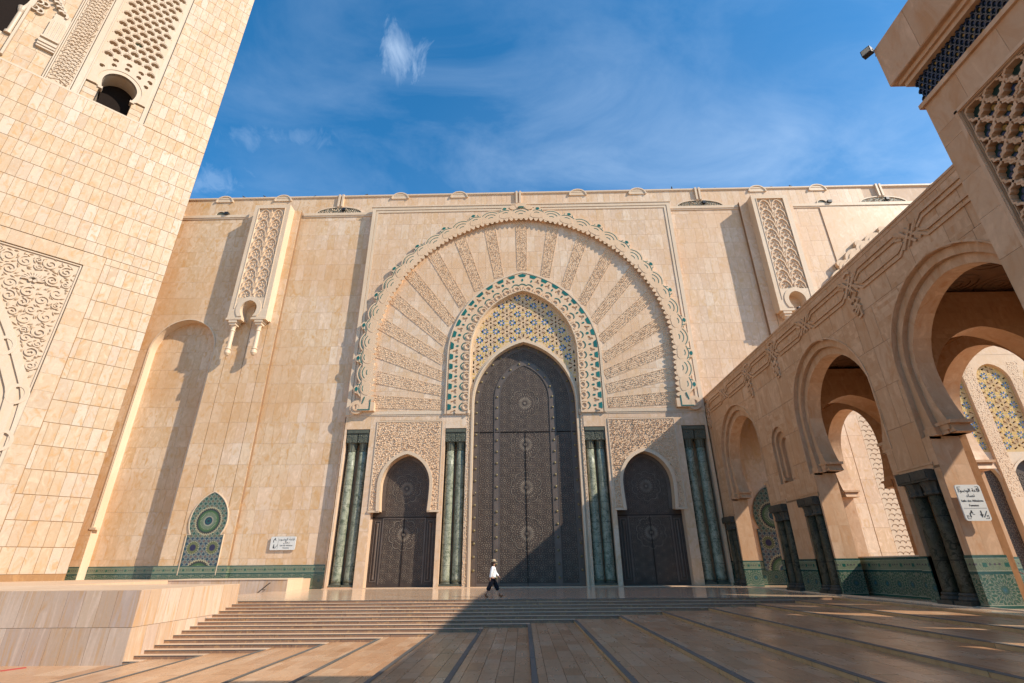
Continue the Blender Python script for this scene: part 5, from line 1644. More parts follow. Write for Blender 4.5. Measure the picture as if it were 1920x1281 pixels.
for j, R_ in enumerate((2.0, 2.4)):
    for q in range(9): an = PI * (-.1 + 1.2 * q / 8); w2.ribbon(arc(A5.c + R_ * math.cos(an), 51.6 + R_ * math.sin(an), .27, an - 2, an + 2, 7), .12, .2, .5)
w2.lathe([(.30, 46.6), (.3, 46.9), (.2, 47.0), (.18, 49.6), (.3, 49.9), (.36, 50.3)], -16.95, .42, 12)
w2.box(-16.68, -16.5, .1, .5, 44.0, 51.0); w2.build('second_window', 'minaret_trim', minaret)
w3 = MB(); w3.plate(A5.curve(12, 46.6), y0=.44, y1=.5); w3.build('second_window_dark', 'void', minaret)
ms.flush()

# ------------------------------------------------------------------ arcade on the right; local x = distance from the mosque wall towards the viewer, y = into the gallery
arc_o = thing('arcade', 'tall stone arcade of horseshoe arches in shade at the right', 'arcade', (16.07, 42.40, 0), -PI / 2)
AH, TH = 14.72, 1.15
CEN = [5.40, 17.15, 25.65, 34.15]
BAY = [(0.0, 11.2), (11.2, 21.4), (21.4, 29.9), (29.9, 40.0)]
LOWH = [3.0, 2.95, 2.95, 2.95]
NA = Arch(11.25, .92, 8.35, .08, bot=5.95)
NOTCH = [1.30, 9.55, 13.15, 21.45, 29.95]
BK = 8.2
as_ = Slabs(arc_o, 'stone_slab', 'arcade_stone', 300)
core, arches_mb, soff = MB(), MB(), MB()
def trio(c, low):
    o = Arch(c, 3.32, 8.95, 0.22, bot=-1, foot=6.0, low=low)
    m = Arch(c, 3.06, 8.85, 0.20, bot=-1, shoe=0.28, foot=6.0, low=low)
    i = Arch(c, 2.82, 8.70, 0.18, bot=-1, shoe=0.70, foot=6.0, low=low)
    return o, m, i
for (b0, b1), c, low in zip(BAY, CEN, LOWH):
    o, m, i = trio(c, low)
    for u0, u1, op_ in {0: ((0.0, 9.9, o), (9.9, 12.6, NA)), 1: ((12.6, 21.4, o),)}.get(CEN.index(c), ((b0, b1, o),)):
        wall_slices(core, u0, u1, 4.82, AH, 0.02, op_)
        as_.grid(u0, u1, 4.9, AH, 0.0, 1.05, 1.82, op=op_, z_first=-0.55, gap=0.016, wide=0.5)
    for a, b in ((b0, c - low), (c + low, b1)):
        cut = [a, b]
        for nx_ in NOTCH:
            for e in (nx_ - .92, nx_ + .92):
                if a < e < b: cut.append(e)
        cut.sort()
        for p, q in zip(cut, cut[1:]):
            dp = .55 if any(abs((p + q) / 2 - nx_) < .9 for nx_ in NOTCH) else 0.0
            as_.grid(p, q, 1.7, 4.82, dp, 0.8, 1.6, gap=0.016, wide=0.3)
            pm = MB(); pm.box(p + (.03 if p == c + low else 0), q - (.03 if q == c - low else 0), dp + .02, TH - .01, 0, 4.83, skip=('b',)); pm.build('pier', 'arcade_stone', arc_o)
            dm = MB(); dm.box(p - (.03 if p == c + low else 0), q + (.03 if q == c - low else 0), dp - .03, TH + .04, 0, 1.70, skip=('b',)); dm.build('dado', 'zellige_dado', arc_o)
        dm = MB(); dm.box(a - .02, b + .02, BK - .03, BK + 1.03, 0, 1.70, skip=('b',)); dm.build('dado', 'zellige_dado', arc_o)
    oc, mcv, ic = o.curve(20, 6.0), m.curve(20, 6.0), i.curve(20, 6.0)
    k = min(len(oc), len(mcv), len(ic))
    def even(A_, zb, n=40):
        P_ = Path(A_.curve(30, zb)); return [P_.at(P_.L * q / n)[0] for q in range(n + 1)]
    oc, mcv, ic = even(o, 6.0), even(m, 6.0), even(i, 6.0)
    ab_ = MB()
    intrados(ab_, oc, 0.0, 0.20); arch_band(ab_, mcv, oc, 0.20); intrados(ab_, mcv, 0.20, 0.42)
    ic2 = even(i, 6.0); arch_band(ab_, ic2, mcv, 0.42)
    ao = ab_.build('archivolt', 'arcade_stone', arc_o)
    ol = MB(); ol.ribbon([(x, z) for x, z in even(o.grow(.05), 6.0)], .07, -.03, .01); ol.build('arch_roll', 'arcade_stone', ao)
    so = MB(); n_ = 14; P_ = Path(i.curve(30, 6.0))
    for q in range(n_):                                          # voussoirs of the soffit
        seg = [P_.at(P_.L * (q + t / 4) / n_)[0] for t in range(5)]
        v_ = MB(); intrados(v_, seg, 0.42 + rnd.uniform(0, .004), TH + .02); v_.build('voussoir', 'arcade_stone', ao)
    so.add([], [])
    # jambs below the arch and corbelled imposts
    for sx in (-1, 1):
        x = c + sx * low
        for z0, z1 in ((1.7, 3.3), (3.3, 4.9), (4.9, 6.02)):
            for y0, y1 in ((0, .55), (.55, TH)):
                jb = MB(); jb.quad((x, y0 + .003, z0 + .004), (x, y1 - .003, z0 + .004), (x, y1 - .003, z1), (x, y0 + .003, z1)); jb.build('jamb_slab', 'arcade_stone', arc_o)
        jb = MB(); jb.box(*sorted((x + sx * .004, x + sx * .02)), .012, TH - .01, 0, 6.01); jb.box(*sorted((c + sx * 2.1, x + sx * .3)), .42, TH, 6.0, 6.02); jb.build('jamb', 'arcade_stone', arc_o)
    for sx in (-1, 1):
        ip = MB()
        for z0, z1, p in ((6.00, 6.14, 2.42), (6.14, 6.34, 2.30), (6.34, 6.47, 2.10)):
            ip.box(*sorted((c + sx * p, c + sx * (low + .12))), 0.36 - (2.42 - p) * .2, TH + .06, z0, z1)
        ip.box(*sorted((c + sx * 2.72, c + sx * 3.30)), 0.12, .40, 6.0, 6.32); ip.box(*sorted((c + sx * (low + .0), c + sx * 3.42)), 0.004, .44, 5.90, 6.004)
        ip.build('impost', 'arcade_stone', arc_o)
core.quad((0, TH, 0), (0, TH, AH), (0, 0, AH), (0, 0, 0))
core.box(-0.4, 40, 0.02, 10.3, AH - .5, AH - .02); core.build('core', 'mortar', arc_o)
bkf = MB()
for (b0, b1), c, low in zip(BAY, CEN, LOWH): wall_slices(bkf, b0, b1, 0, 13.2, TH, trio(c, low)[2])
bkf.build('inner_face', 'shade_brown_stone', arc_o)  # same stone as outside, with interior shade painted into its tone
cpn = MB(); cpn.box(-0.1, 40, -0.05, 10.4, AH, AH + .10); cpn.box(-.1, 40, -.02, .1, AH - .16, AH); cpn.build('coping', 'arcade_stone', arc_o)
ro = MB(); ro.box(0.0, 40, .3, 10.2, AH - .5, AH - .05); ro.build('roof', 'arcade_stone', arc_o)
ce = MB(); ce.box(0, 40, TH, 8.2, 13.15, 13.3); ceo = ce.build('ceiling', 'ceiling_wood', arc_o)
cc = MB()
for i in range(18):
    for j in range(4):
        x, y = 1.2 + i * 2.1, 2.2 + j * 1.9
        for R_ in (.85, .55, .25): cc.tube([(x + R_ * math.cos(t), y + R_ * math.sin(t), 13.15) for t in [2 * PI * q / 14 for q in range(15)]], .05, 4)
cc.build('ceiling_carving', 'ceiling_wood', ceo, kind='stuff')
cor = MB(); cor.box(0, 40, TH, TH + .35, 12.75, 13.15); cor.box(0, 40, 7.9, 8.25, 12.75, 13.15); cor.box(0, 40, TH, TH + .2, 12.5, 12.75); cor.build('ceiling_cornice', 'shade_brown_stone', arc_o)
# back wall with the same arches
BK = 8.2
bw = MB()
for (b0, b1), c, low in zip(BAY, CEN, LOWH):
    i = Arch(c, 2.82, 9.05, 0.2, bot=-1, shoe=0.70, foot=6.0, low=low)
    wall_slices(bw, b0, b1, 0, AH, BK, i); wall_slices(bw, b0, b1, 0, AH, BK + 1.0, i); intrados(bw, i.curve(20, 6.0), BK, BK + 1.0)
    for sx in (-1, 1): bw.quad((c + sx * low, BK, 0), (c + sx * low, BK + 1.0, 0), (c + sx * low, BK + 1.0, 6.45), (c + sx * low, BK, 6.45))
bw.build('back_wall', 'arcade_stone', arc_o)
for c, low in zip(CEN, LOWH):
    for sx in (-1, 1):
        ip = MB()
        for z0, z1, p in ((6.00, 6.14, 2.42), (6.14, 6.34, 2.30), (6.34, 6.47, 2.10)): ip.box(*sorted((c + sx * p, c + sx * (low + .1))), BK - .08, BK + 1.08, z0, z1)
        ip.build('impost', 'arcade_stone', arc_o)
# cross arches between the two walls
for cxx, th in ((11.25, 1.6), (21.4, 1.0), (29.9, 1.0)):
    tw = MB(); T_ = Arch(4.7, 2.9, 8.0, .25, bot=-1, shoe=.35, foot=6.3)
    for s_, xx in ((-1, cxx - th / 2), (1, cxx + th / 2)):
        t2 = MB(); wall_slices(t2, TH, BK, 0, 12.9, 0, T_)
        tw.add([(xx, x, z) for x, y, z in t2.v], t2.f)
    tw.build('cross_arch', 'shade_brown_stone', arc_o); tw = MB()  # spandrels in the shade-darkened stone colour
    n_ = T_.curve(18, 0.0); k = len(n_)
    tw.add([(cxx - th / 2, x, z) for x, z in n_] + [(cxx + th / 2, x, z) for x, z in n_], [(q, q + 1, q + 1 + k, q + k) for q in range(k - 1)])
    tw.build('cross_arch_soffit', 'arcade_stone', arc_o)
# blind niche on the wide pier
nz = MB(); N2 = Arch(11.25, .70, 8.3, .06, bot=5.95); N3 = Arch(11.25, .44, 8.2, .05, bot=5.95)
intrados(nz, NA.curve(14, 5.95), 0.0, .16); arch_band(nz, N2.curve(14, 5.95), NA.curve(14, 5.95), .16); intrados(nz, N2.curve(14, 5.95), .16, .34)
arch_band(nz, N3.curve(14, 5.95), N2.curve(14, 5.95), .34); intrados(nz, N3.curve(14, 5.95), .34, .55); nz.plate(N3.curve(14, 5.95), y0=.55, y1=.6)
nz.box(10.33, 12.17, 0.0, .6, 5.88, 5.955); nz.build('blind_niche', 'arcade_stone', arc_o)
for sx in (-1, 1):
    nz = MB(); nz.box(11.25 + sx * .57 - .14, 11.25 + sx * .57 + .14, .10, .36, 6.1, 6.3); nz.build('niche_impost', 'arcade_stone', arc_o)
# strapwork band in relief
sw = MB()
knots = [(0.75, 1), (4.7, 0), (9.15, 1), (13.05, 1), (17.0, 0), (21.25, 1), (25.35, 0), (29.6, 1), (33.7, 0)]
yA, yB = -.075, .0
for (xa, ka), (xb, kb) in zip(knots, knots[1:]):
    a, b = xa + .42, xb - .42; d = .30
    for zt, zbm, ins in ((14.22, 13.18, 0.0), (13.98, 13.42, .22)):
        m_ = (zt + zbm) / 2; dd_ = (zt - zbm) * .35
        sw.ribbon([(a - .2 + ins, m_ + .06), (a + ins + dd_, zt), (b - ins - dd_, zt), (b + .2 - ins, m_ + .06)], .105, yA, yB)
        sw.ribbon([(a - .2 + ins, m_ - .06), (a + ins + dd_, zbm), (b - ins - dd_, zbm), (b + .2 - ins, m_ - .06)], .105, yA, yB)
for x, big in knots:
    ya = -.09
    for d in (-.14, .14):
        sw.ribbon([(x - .34 + d, 13.28), (x + .34 + d, 14.12)], .10, ya, yB); sw.ribbon([(x + .34 + d, 13.28), (x - .34 + d, 14.12)], .10, ya + .006, yB)
    if big:
        z = 14.3
        sw.ribbon([(x - .25, 14.30), (x + .02, 14.42), (x + .25, 14.30)], .10, ya, yB)
        for j in range(3):
            z = 13.2 - j * .36
            sw.ribbon([(x - .32, z), (x - .05, z - .30), (x + .28, z - .02), (x + .05, z + .25)], .10, ya - .004 * j, yB, closed=True)
        sw.ribbon([(x - .18, 12.34), (x + .24, 12.55), (x + .24, 12.06), (x + .02, 11.98)], .10, ya, yB)
sw.build('strapwork', 'arcade_stone', arc_o)
# green dado, columns in pairs
pl_ = MB(); pl_.box(0, 40, -.10, 0.0, 0, .05); pl_.build('plinth', 'pale_stone', arc_o)
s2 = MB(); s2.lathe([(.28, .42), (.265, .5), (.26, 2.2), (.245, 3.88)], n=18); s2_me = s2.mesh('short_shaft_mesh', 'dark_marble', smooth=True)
b2_ = MB(); b2_.box(-.38, .38, -.38, .38, 0, .16); b2_.lathe([(.37, .16), (.40, .22), (.36, .29), (.32, .32), (.345, .37), (.315, .43)], n=18); b2_me = b2_.mesh('short_base_mesh', 'dark_capital')
c2_ = MB(); c2_.lathe([(.29, 3.86), (.325, 3.89), (.325, 3.96), (.285, 3.99), (.30, 4.15), (.35, 4.32), (.37, 4.36)], n=20, flute=.10); c2_me = c2_.mesh('short_capital_mesh', 'dark_capital')
a2_ = MB(); a2_.box(-.44, .44, -.42, .42, 4.37, 4.80); a2_.box(-.40, .40, -.46, .42, 4.45, 4.74); a2_me = a2_.mesh('short_abacus_mesh', 'dark_capital')
for cx in NOTCH:
    for d in (-.42, .42):
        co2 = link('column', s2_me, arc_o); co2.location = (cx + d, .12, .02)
        for nm_, me_ in (('base', b2_me), ('capital', c2_me), ('abacus', a2_me)): link(nm_, me_, co2)
    sp = MB(); sp.box(cx - .95, cx + .95, -.36, .5, 0, .04); sp.build('column_plinth', 'pale_stone', arc_o)
    lg_ = MB(); lg_.box(cx - .96, cx + .96, -.03, .55, 4.80, 4.98); lg_.box(cx - 1.0, cx + 1.0, -.06, .0, 4.98, 5.06); lg_.build('ledge', 'arcade_stone', arc_o)
# low tiled parapet of the stairwell inside the second arch, with handrail
pw_ = thing('stairwell_parapet', 'low green tiled parapet inside the second arch', 'parapet', (17.6, 0, 0))
mb_ = MB(); mb_.box(0, .45, 24.1, 29.7, 0, 1.72); mb_.build('tiled_wall', 'zellige_dado', pw_)
mb_ = MB(); mb_.box(-.03, .48, 24.07, 29.73, 1.722, 1.78); mb_.build('coping', 'pale_stone', pw_)
hr2 = thing('stairwell_handrail', 'short white metal handrail at the end of the tiled parapet', 'handrail', (17.75, 0, 0))
mb_ = MB(); mb_.tube([(0, 24.05, 1.25), (0, 23.2, 1.25), (0, 23.1, 1.0)], .035, 8); mb_.build('rail', 'white_plastic', hr2, smooth=True)
mb_ = MB(); mb_.tube([(0, 23.6, 1.25), (0, 23.6, 0)], .03, 8); mb_.build('post', 'steel', hr2, smooth=True)
as_.flush()

# rope barrier by the near arch and a white litter bag
rb_ = thing('rope_barrier', 'thin red rope hung across the near arch', 'rope', (0, 0, 0))
mb_ = MB(); pts = [(17.05 + 0.05 * t, 19.2 - 2.6 * t / 10, 1.15 - .35 * math.sin(PI * t / 10)) for t in range(11)]; mb_.tube(pts, .018, 6); mb_.build('cord', 'rope', rb_, smooth=True)

# ------------------------------------------------------------------ near gate tower at the upper right
tw_o = thing('gate_tower', 'shaded stone tower with tile frieze and pierced net at upper right', 'tower', (8.47, 7.55, 0.18), -PI / 2)
tw_o.scale = (.876,) * 3
# local x runs from the far corner towards the viewer, y inwards
tb = MB(); SHT = 11.28
tb.box(0.02, 9.0, 0.42, 5.0, -1.5, SHT - .02); tb.box(0.02, .66, .02, .42, -1.5, SHT - .02); tb.box(.66, 9, .02, .42, 10.4, SHT - .02); tb.build('core', 'mortar', tw_o)
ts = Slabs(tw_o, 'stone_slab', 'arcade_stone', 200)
z = -1.5
LPX, LPZ = 0.62, 10.42
def tower_row(x0, x1, z0, z1):
    x = x0
    while x < x1 - 1e-3:
        xe = min(x1, x + rnd.uniform(.75, 1.1)); ts.cell(x, xe, z0, z1, 0.0, gap=.006, jit=.002); x = xe
for z0, z1 in ((LPZ, SHT),): tower_row(0, 9, z0, z1)
z = 3.0
while z < LPZ: ts.cell(0, LPX, z, min(LPZ, z + 1.0), 0.0, gap=.006); z += 1.0
ts.flush()
fa_ = MB(); fa_.box(0.0, 9.0, 0.0, 5.0, SHT - .02, SHT); fa_.box(0.0, .02, .03, 5.0, -1.5, SHT); fa_.build('side_face', 'arcade_stone', tw_o)
mo_ = MB(); mo_.box(-.07, 9.1, -.07, 5.07, SHT, SHT + .12); mo_.box(-.02, 9.05, -.02, 5.02, SHT + .12, SHT + .17)
mo_.box(-.10, 9.1, -.10, 5.1, 12.10, 12.22); mo_.box(-.17, 9.2, -.17, 5.2, 12.22, 12.34); mo_.build('moulding', 'arcade_stone', tw_o)
cn = MB(); cn.box(-.28, 9.4, -.28, 5.3, 12.34, 13.70); cn.build('cornice', 'arcade_stone', tw_o)
for k in range(9):
    j_ = MB(); j_.box(-.275 + k * 1.05, -.285 + (k + 1) * 1.05, -.292, -.27, 12.36, 13.69); j_.build('cornice_slab', 'arcade_stone', tw_o)
# frieze of glazed niches
fz = MB(); fz.box(.02, 9.0, .06, 4.9, SHT + .16, 12.11); fzo = fz.build('frieze_back', 'dull_green', tw_o)
f1, f2, f3 = MB(), MB(), MB()
cwf, chf = .135, .118
for j in range(7):
    for i in range(64):
        x = .08 + i * cwf + (cwf / 2 if j % 2 else 0); zc_ = SHT + .19 + j * chf
        f1.ribbon([(x - .055, zc_), (x - .055, zc_ + .05), (x - .03, zc_ + .085), (x, zc_ + .10), (x + .03, zc_ + .085), (x + .055, zc_ + .05), (x + .055, zc_)], .020, .0, .06)
        tgt = f2 if (i + 2 * j) % 3 == 0 else f3
        tgt.plate([(x - .026, zc_ + .015), (x + .026, zc_ + .015), (x + .026, zc_ + .055), (x, zc_ + .075), (x - .026, zc_ + .055)], y0=.035, y1=.06)
f1.build('frieze_cell', 'dark_tile', fzo, kind='stuff'); f2.build('yellow_piece', 'dull_yellow', fzo, kind='stuff'); f3.build('blue_piece', 'dull_blue', fzo, kind='stuff')
# pierced net panel with glazed ground
lt = MB(); lt.box(LPX + .02, 9.0, .19, .4, 2.0, LPZ); lto = lt.build('net_ground', 'dull_green', tw_o)
l2, ly, lb_ = MB(), MB(), MB()
cw, chh = .47, .56
for j in range(28):
    for i in range(20):
        cx = LPX + .24 + i * cw + (cw / 2 if j % 2 else 0); cz = LPZ - .20 - j * chh * .5
        sd_ = ((.5, 0), (.40, .09), (.43, .18), (.29, .24), (.27, .35), (.11, .38), (0, .5))
        pts = [(u, v) for u, v in sd_] + [(-u, v) for u, v in sd_[-2::-1]] + [(-u, -v) for u, v in sd_[1:]] + [(u, -v) for u, v in sd_[-2:0:-1]]
        pts = [(max(LPX + .03, cx + u * cw), min(LPZ - .03, cz + v * chh)) for u, v in pts]
        if cz > 3: l2.ribbon(pts, .045, .03 + .005 * ((i % 2) + 2 * (j % 2)), .19, closed=True)
        for du, dv, tg in ((0, .05, ly if (i + j) % 2 else lb_), (-.07, -.07, lb_), (.07, -.07, lb_)):
            if cz < LPZ - .2: tg.plate(disc(cx + du, cz + dv, .055, .065, 8), y0=.15, y1=.195)
l2.build('net_carving', 'arcade_stone', tw_o, kind='stuff'); ly.build('yellow_piece', 'dull_yellow', lto, kind='stuff'); lb_.build('blue_piece', 'dull_blue', lto, kind='stuff')
fm = MB(); fm.box(LPX - .10, LPX - .02, -.03, .05, 2, LPZ + .08); fm.box(LPX - .10, 9, -.03, .05, LPZ + .02, LPZ + .10)
fm.box(LPX - .02, LPX + .06, .04, .22, 2, LPZ); fm.box(LPX, 9, .04, .22, LPZ - .04, LPZ + .02); fm.build('net_frame', 'arcade_stone', tw_o)
# floodlight on the cornice corner
fd = thing('floodlight', 'small square black floodlight bracketed to the tower cornice corner', 'floodlight', (8.12, 7.86, 12.13), 0.5)
fd.scale = (.62,) * 3
m_ = MB(); m_.box(-.11, .11, -.16, .16, -.02, .26); m_.box(.11, .17, -.10, .10, .04, .20); m_.build('housing', 'black_paint', fd)
m_ = MB(); m_.box(-.118, -.11, -.135, .135, .01, .23); m_.build('glass', 'lamp_glass', fd)
m_ = MB(); m_.tube([(0, -.18, .12), (.16, -.18, .0), (.30, -.1, -.02)], .014, 6); m_.build('bracket', 'black_paint', fd)

# ------------------------------------------------------------------ signs
def text_mesh(body, size, name, font=None):
    cu = bpy.data.curves.new(name, 'FONT'); cu.body = body; cu.size = size; cu.align_x = 'CENTER'; cu.align_y = 'CENTER'; cu.extrude = 0.002; cu.resolution_u = 3
    o = bpy.data.objects.new(name, cu); col.objects.link(o)
    dg = bpy.context.evaluated_depsgraph_get(); dg.update()
    me = bpy.data.meshes.new_from_object(o.evaluated_get(dg)); bpy.data.objects.remove(o); bpy.data.curves.remove(cu)
    me.materials.clear(); me.materials.append(M['sign_black']); return me
def ar(s): return ''.join(chr(c) for c in s)
# Arabic in presentation forms, laid out right to left
AR_HALL = ar([0xFE80, 0xFEEE, 0xFEBF, 0xFEEE, 0xFEDF, 0xFE8D, 0x20, 0xFE94, 0xFECB, 0xFE8E, 0xFED7])
AR_WOMEN = ar([0xFE80, 0xFE8E, 0xFEB4, 0xFEE7])
AR_MEN = ar([0xFEDD, 0xFE8E, 0xFE9F, 0xFEAD])
def rrect(w, h, r):
    pts = []
    for cx, cz, a in ((w / 2 - r, h / 2 - r, 0), (-w / 2 + r, h / 2 - r, PI / 2), (-w / 2 + r, -h / 2 + r, PI), (w / 2 - r, -h / 2 + r, 1.5 * PI)):
        pts += arc(cx, cz, r, a, a + PI / 2, 4)
    return pts
def put_text(parent, body, size, x, z, nm='lettering'):
    o = link(nm, text_mesh(body, size, nm), parent); o.rotation_euler = (PI / 2, 0, 0); o.location = (x, -.005, z); return o
def pictos(parent, x1, z1, x2, z2, s):
    p = MB()                                             # person bending to a basin
    p.plate(disc(x1 + .05 * s, z1 + .20 * s, .055 * s, n=8), y0=-.006, y1=0)
    p.ribbon([(x1 - .10 * s, z1 - .22 * s), (x1 - .10 * s, z1 + .02 * s), (x1 + .02 * s, z1 + .14 * s), (x1 + .12 * s, z1 + .05 * s)], .075 * s, -.006, 0)
    p.ribbon([(x1 + .08 * s, z1 - .02 * s), (x1 + .22 * s, z1 - .02 * s)], .03 * s, -.006, 0)
    p.build('pictogram', 'sign_black', parent)
    q = MB()                                             # arrow and stairs
    q.plate([(x2 - .16 * s, z2 + .22 * s), (x2 - .16 * s, z2 - .02 * s), (x2 - .24 * s, z2 - .02 * s), (x2 - .12 * s, z2 - .24 * s), (x2, z2 - .02 * s), (x2 - .08 * s, z2 - .02 * s), (x2 - .08 * s, z2 + .22 * s)], y0=-.006, y1=0)
    st_ = []
    for i in range(5): st_ += [(x2 + .02 * s + .065 * s * i, z2 - .24 * s + .09 * s * i), (x2 + .02 * s + .065 * s * i, z2 - .15 * s + .09 * s * i)]
    q.ribbon(st_, .028 * s, -.006, 0); q.build('pictogram', 'sign_black', parent)
sgn = thing('washroom_sign', 'white wall sign with black lettering and arrow on the lit arcade pier', 'sign', (16.57, 19.42, 3.47))
m_ = MB(); m_.plate(rrect(.92, 1.27, .09), y0=0, y1=.05); m_.build('board', 'sign_white', sgn)
m_ = MB()
for i in range(21): m_.box(-.40 + i * .04, -.378 + i * .04, -.006, 0, -.205, -.195)
for sx in (-1, 1):
    for sz in (-1, 1): m_.ribbon([(sx * .26, sz * .56), (sx * .38, sz * .56), (sx * .385, sz * .45), (sx * .33, sz * .45), (sx * .33, sz * .51)], .012, -.006, 0)
m_.build('border_line', 'sign_black', sgn)
put_text(sgn, AR_HALL, .17, 0, .43); put_text(sgn, AR_WOMEN, .17, 0, .25)
put_text(sgn, 'Salle des Ablutions', .105, 0, .06); put_text(sgn, 'Femmes', .105, 0, -.10)
pictos(sgn, -.20, -.40, .22, -.40, .52)
sg2 = thing('washroom_sign', 'white wall sign with black lettering beside the mosaic panel', 'sign', (-19.15, 42.36, 3.28))
m_ = MB(); m_.plate(rrect(2.02, 1.0, .09), y0=0, y1=.06); m_.build('board', 'sign_white', sg2)
m_ = MB(); m_.box(-.405, -.395, -.006, 0, -.42, .42); m_.build('border_line', 'sign_black', sg2)
put_text(sg2, AR_HALL, .26, .28, .29); put_text(sg2, AR_MEN, .26, .28, .07)
put_text(sg2, 'Salle des Ablutions', .135, .28, -.17); put_text(sg2, 'Hommes', .135, .28, -.34)
pictos(sg2, -.70, .22, -.62, -.24, .72)

# ------------------------------------------------------------------ pigeons on the roof edge, camera on the pilaster
def pigeon_mesh():
    b = MB(); b.lathe([(.005, -.16), (.05, -.10), (.085, -.02), (.08, .06), (.05, .12), (.04, .15), (.05, .18), (.035, .22), (.005, .24)], n=8)
    b.v = [(x, z * 1.0 if True else 0, y + .12 + z * .55) for x, y, z in b.v]
    b.add([(-.03, -.12, .05), (.03, -.12, .05), (.04, -.30, .0), (-.04, -.30, .0)], [(0, 1, 2, 3)])
    b.tube([(-.02, 0, .06), (-.02, 0, 0)], .008, 4); b.tube([(.02, 0, .06), (.02, 0, 0)], .008, 4)
    return b.mesh('pigeon_mesh', 'feather', smooth=True)
pg = pigeon_mesh()
PIG = ((-30.0, 'leftmost of the pigeons on the roof edge, nearest the minaret'), (-27.7, 'pigeon on the roof edge just left of the left pilaster'), (-22.1, 'pigeon on the roof edge just right of the left pilaster'),
       (-16.7, 'pigeon on the roof edge above the left corner of the gate frame'), (-3.5, 'pigeon on the roof edge nearest the crown of the great arch'), (16.8, 'pigeon on the roof edge above the right corner of the gate frame'),
       (21.5, 'pigeon on the roof edge right of the right roof rib'), (27.4, 'pigeon on the roof edge above the right pilaster'), (29.7, 'rightmost of the pigeons on the roof edge'))
for i, (x, lab_) in enumerate(PIG):
    o = link('pigeon', pg); o.location = (x, 42.72, 38.51); o.rotation_euler = (0, 0, rnd.random() * 6); o.scale = (1.25,) * 3
    tag(o, lab_, 'pigeon', 'pigeons on the roof edge')
cm = thing('security_camera', 'small white security camera in the right pilaster niche', 'camera', (25.95, 41.15, 22.9), .5)
m_ = MB(); m_.box(-.14, .40, -.12, .12, 0, .22); m_.build('housing', 'white_plastic', cm)
m_ = MB(); m_.box(-.30, -.14, -.10, .10, .02, .20); m_.build('lens', 'black_paint', cm)
m_ = MB(); m_.tube([(.2, 0, .0), (.3, .1, -.25), (.3, .45, -.25)], .03, 6); m_.build('bracket', 'white_plastic', cm)

# ------------------------------------------------------------------ walking woman
def skin_mesh(name, verts, edges, radii, mat, sub=2):
    me = bpy.data.meshes.new(name); me.from_pydata(verts, edges, []); o = bpy.data.objects.new(name, me); col.objects.link(o)
    o.modifiers.new('s', 'SKIN'); 
    for i, r in enumerate(radii):
        sv = me.skin_vertices[0].data[i]; sv.radius = r if isinstance(r, tuple) else (r, r); sv.use_root = (i == 0)
    sb_ = o.modifiers.new('d', 'SUBSURF'); sb_.levels = sub; sb_.render_levels = sub
    dg = bpy.context.evaluated_depsgraph_get(); dg.update()
    m2 = bpy.data.meshes.new_from_object(o.evaluated_get(dg)); m2.name = name
    bpy.data.objects.remove(o); bpy.data.meshes.remove(me)
    m2.materials.clear(); m2.materials.append(M[mat])
    m2.polygons.foreach_set('use_smooth', [True] * len(m2.polygons)); return m2
def ensure_skin():
    pass
wm = thing('person', 'woman in straw hat, white shirt and dark cropped trousers walking past the gate', 'person', (-1.62, 29.0, 0.0), 0.0)
# walks to the right (+x) and slightly towards the viewer; y negative is towards the viewer
HIP = (0, 0, .90)
rk, ra, rt_ = (-.16, -.07, .50), (-.36, -.08, .14), (-.25, -.09, .03)          # trailing (near) leg
lk, la, ltoe = (.20, .07, .50), (.36, .07, .12), (.52, .06, .06)               # leading leg, heel down
def body():
    V = [HIP, (0, 0, 1.05), (.01, 0, 1.25), (.02, 0, 1.40), (.03, 0, 1.48), (.045, 0, 1.54), (.055, 0, 1.62), (.05, 0, 1.70)]
    E_ = [(0, 1), (1, 2), (2, 3), (3, 4), (4, 5), (5, 6), (6, 7)]; Rr = [(.13, .11), (.11, .09), (.12, .10), (.10, .09), .048, .06, .085, .06]
    def chain(start, pts, rs):
        p = start
        for q, r in zip(pts, rs): V.append(q); Rr.append(r); E_.append((p, len(V) - 1)); p = len(V) - 1
        return p
    chain(0, [(-.02, -.09, .84), rk, ra, rt_], [.085, .055, .038, .03])
    chain(0, [(.03, .09, .84), lk, la, ltoe], [.085, .055, .038, .03])
    h1 = chain(3, [(.0, -.17, 1.39), (-.07, -.21, 1.14), (-.13, -.19, .92), (-.135, -.19, .86)], [.055, .042, .028, .026])
    h2 = chain(3, [(.04, .17, 1.39), (.13, .21, 1.15), (.31, .19, .98), (.35, .19, .95)], [.055, .042, .028, .026])
    for h, (dx, dz) in ((h1, (-.02, -1)), (h2, (.6, -.8))):
        b = V[h]
        for i in range(4):
            L = (.065, .075, .072, .058)[i]; o_ = (-.026 + .017 * i)
            chain(h, [(b[0] + dx * .03 + .0, b[1] + o_, b[2] + dz * .03), (b[0] + dx * (.03 + L) + .012, b[1] + o_, b[2] + dz * (.03 + L))], [.010, .008])
        chain(h, [(b[0] + .028, b[1] - .01, b[2] - .015), (b[0] + .042, b[1] - .014, b[2] - .05)], [.010, .008])
    return skin_mesh('body_mesh', V, E_, Rr, 'skin')
link('body', body(), wm)
V = [(0, 0, .88), (0, 0, 1.06), (.01, 0, 1.26), (.02, 0, 1.41), (.03, 0, 1.475), (.0, -.18, 1.40), (-.07, -.225, 1.14), (-.125, -.205, .92), (.04, .18, 1.40), (.13, .225, 1.15), (.30, .20, .985)]
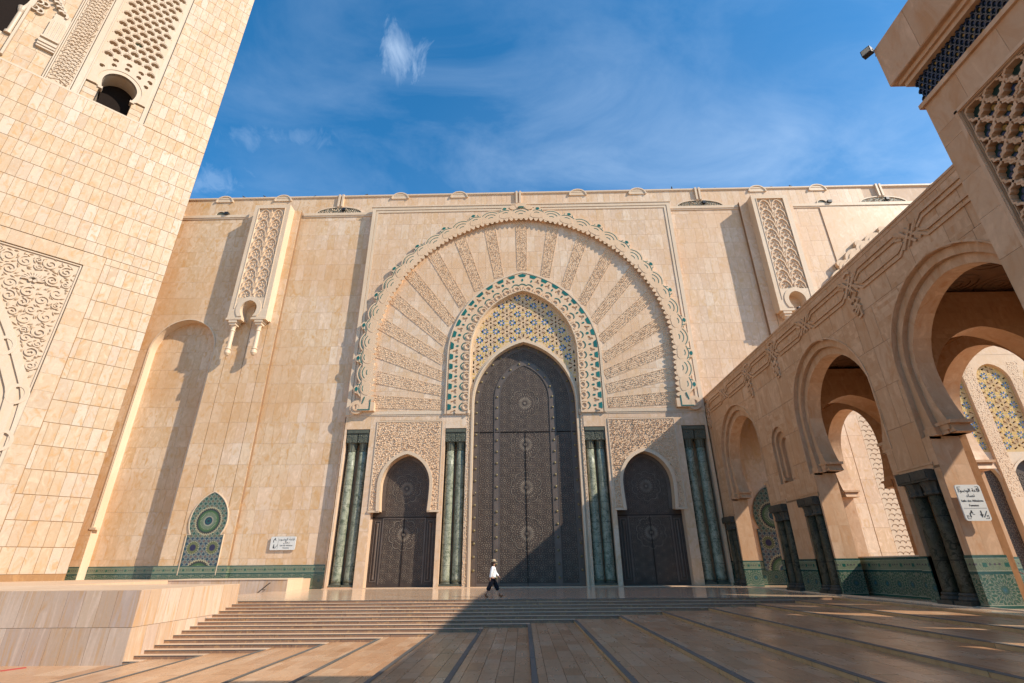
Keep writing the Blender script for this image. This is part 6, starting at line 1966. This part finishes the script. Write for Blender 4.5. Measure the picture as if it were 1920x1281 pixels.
link('shirt', skin_mesh('shirt_mesh', V, [(0, 1), (1, 2), (2, 3), (3, 4), (3, 5), (5, 6), (6, 7), (3, 8), (8, 9), (9, 10)], [(.20, .165), (.17, .14), (.165, .14), (.14, .125), .065, .088, .075, .062, .088, .075, .062], 'white_cloth'), wm)
V = [(0, 0, .92), (-.02, -.09, .82), (-.15, -.075, .52), (-.27, -.08, .31), (.03, .09, .82), (.19, .075, .52), (.285, .07, .30)]
link('trousers', skin_mesh('trousers_mesh', V, [(0, 1), (1, 2), (2, 3), (0, 4), (4, 5), (5, 6)], [(.17, .145), .14, .115, .125, .14, .115, .125], 'black_cloth'), wm)
for nm_, V in (('boot', [(-.345, -.08, .20), (-.375, -.08, .09), (-.33, -.085, .045), (-.22, -.09, .03)]), ('boot', [(.33, .07, .20), (.365, .07, .075), (.43, .068, .055), (.535, .06, .085)])):
    link(nm_, skin_mesh('boot_mesh', V, [(0, 1), (1, 2), (2, 3)], [.07, .066, .06, .045], 'leather'), wm)
ht = MB(); ht.lathe([(.01, 1.815), (.06, 1.81), (.095, 1.79), (.105, 1.72), (.108, 1.705), (.20, 1.695), (.205, 1.70), (.10, 1.712)], .05, 0, 18); h_o = ht.build('hat', 'straw', wm, smooth=True)
hb = MB(); hb.lathe([(.109, 1.712), (.111, 1.735), (.107, 1.74)], .05, 0, 18); hb.build('hat_band', 'black_cloth', h_o)
link('hair', skin_mesh('hair_mesh', [(.0, 0, 1.68), (-.035, 0, 1.60), (-.05, -.03, 1.50), (-.045, -.05, 1.40)], [(0, 1), (1, 2), (2, 3)], [(.085, .095), (.06, .085), .05, .03], 'hair'), wm)
link('hair', skin_mesh('hair_mesh', [(.02, -.085, 1.64), (.03, -.10, 1.52), (.04, -.11, 1.40)], [(0, 1), (1, 2)], [.025, .03, .02], 'hair'), wm)
fc = MB(); fc.box(.105, .138, -.062, -.01, 1.615, 1.65); fc.box(.105, .138, .01, .062, 1.615, 1.65); fc.box(.0, .13, -.072, -.066, 1.635, 1.645); fc.build('sunglasses', 'black_paint', wm)
ns_ = MB(); ns_.pyr([(.118, -.014, 1.588), (.118, .014, 1.588), (.115, .006, 1.63), (.115, -.006, 1.63)], (.152, 0, 1.592)); ns_.box(.108, .126, -.022, .022, 1.558, 1.566); ns_.build('nose_and_mouth', 'skin', wm)
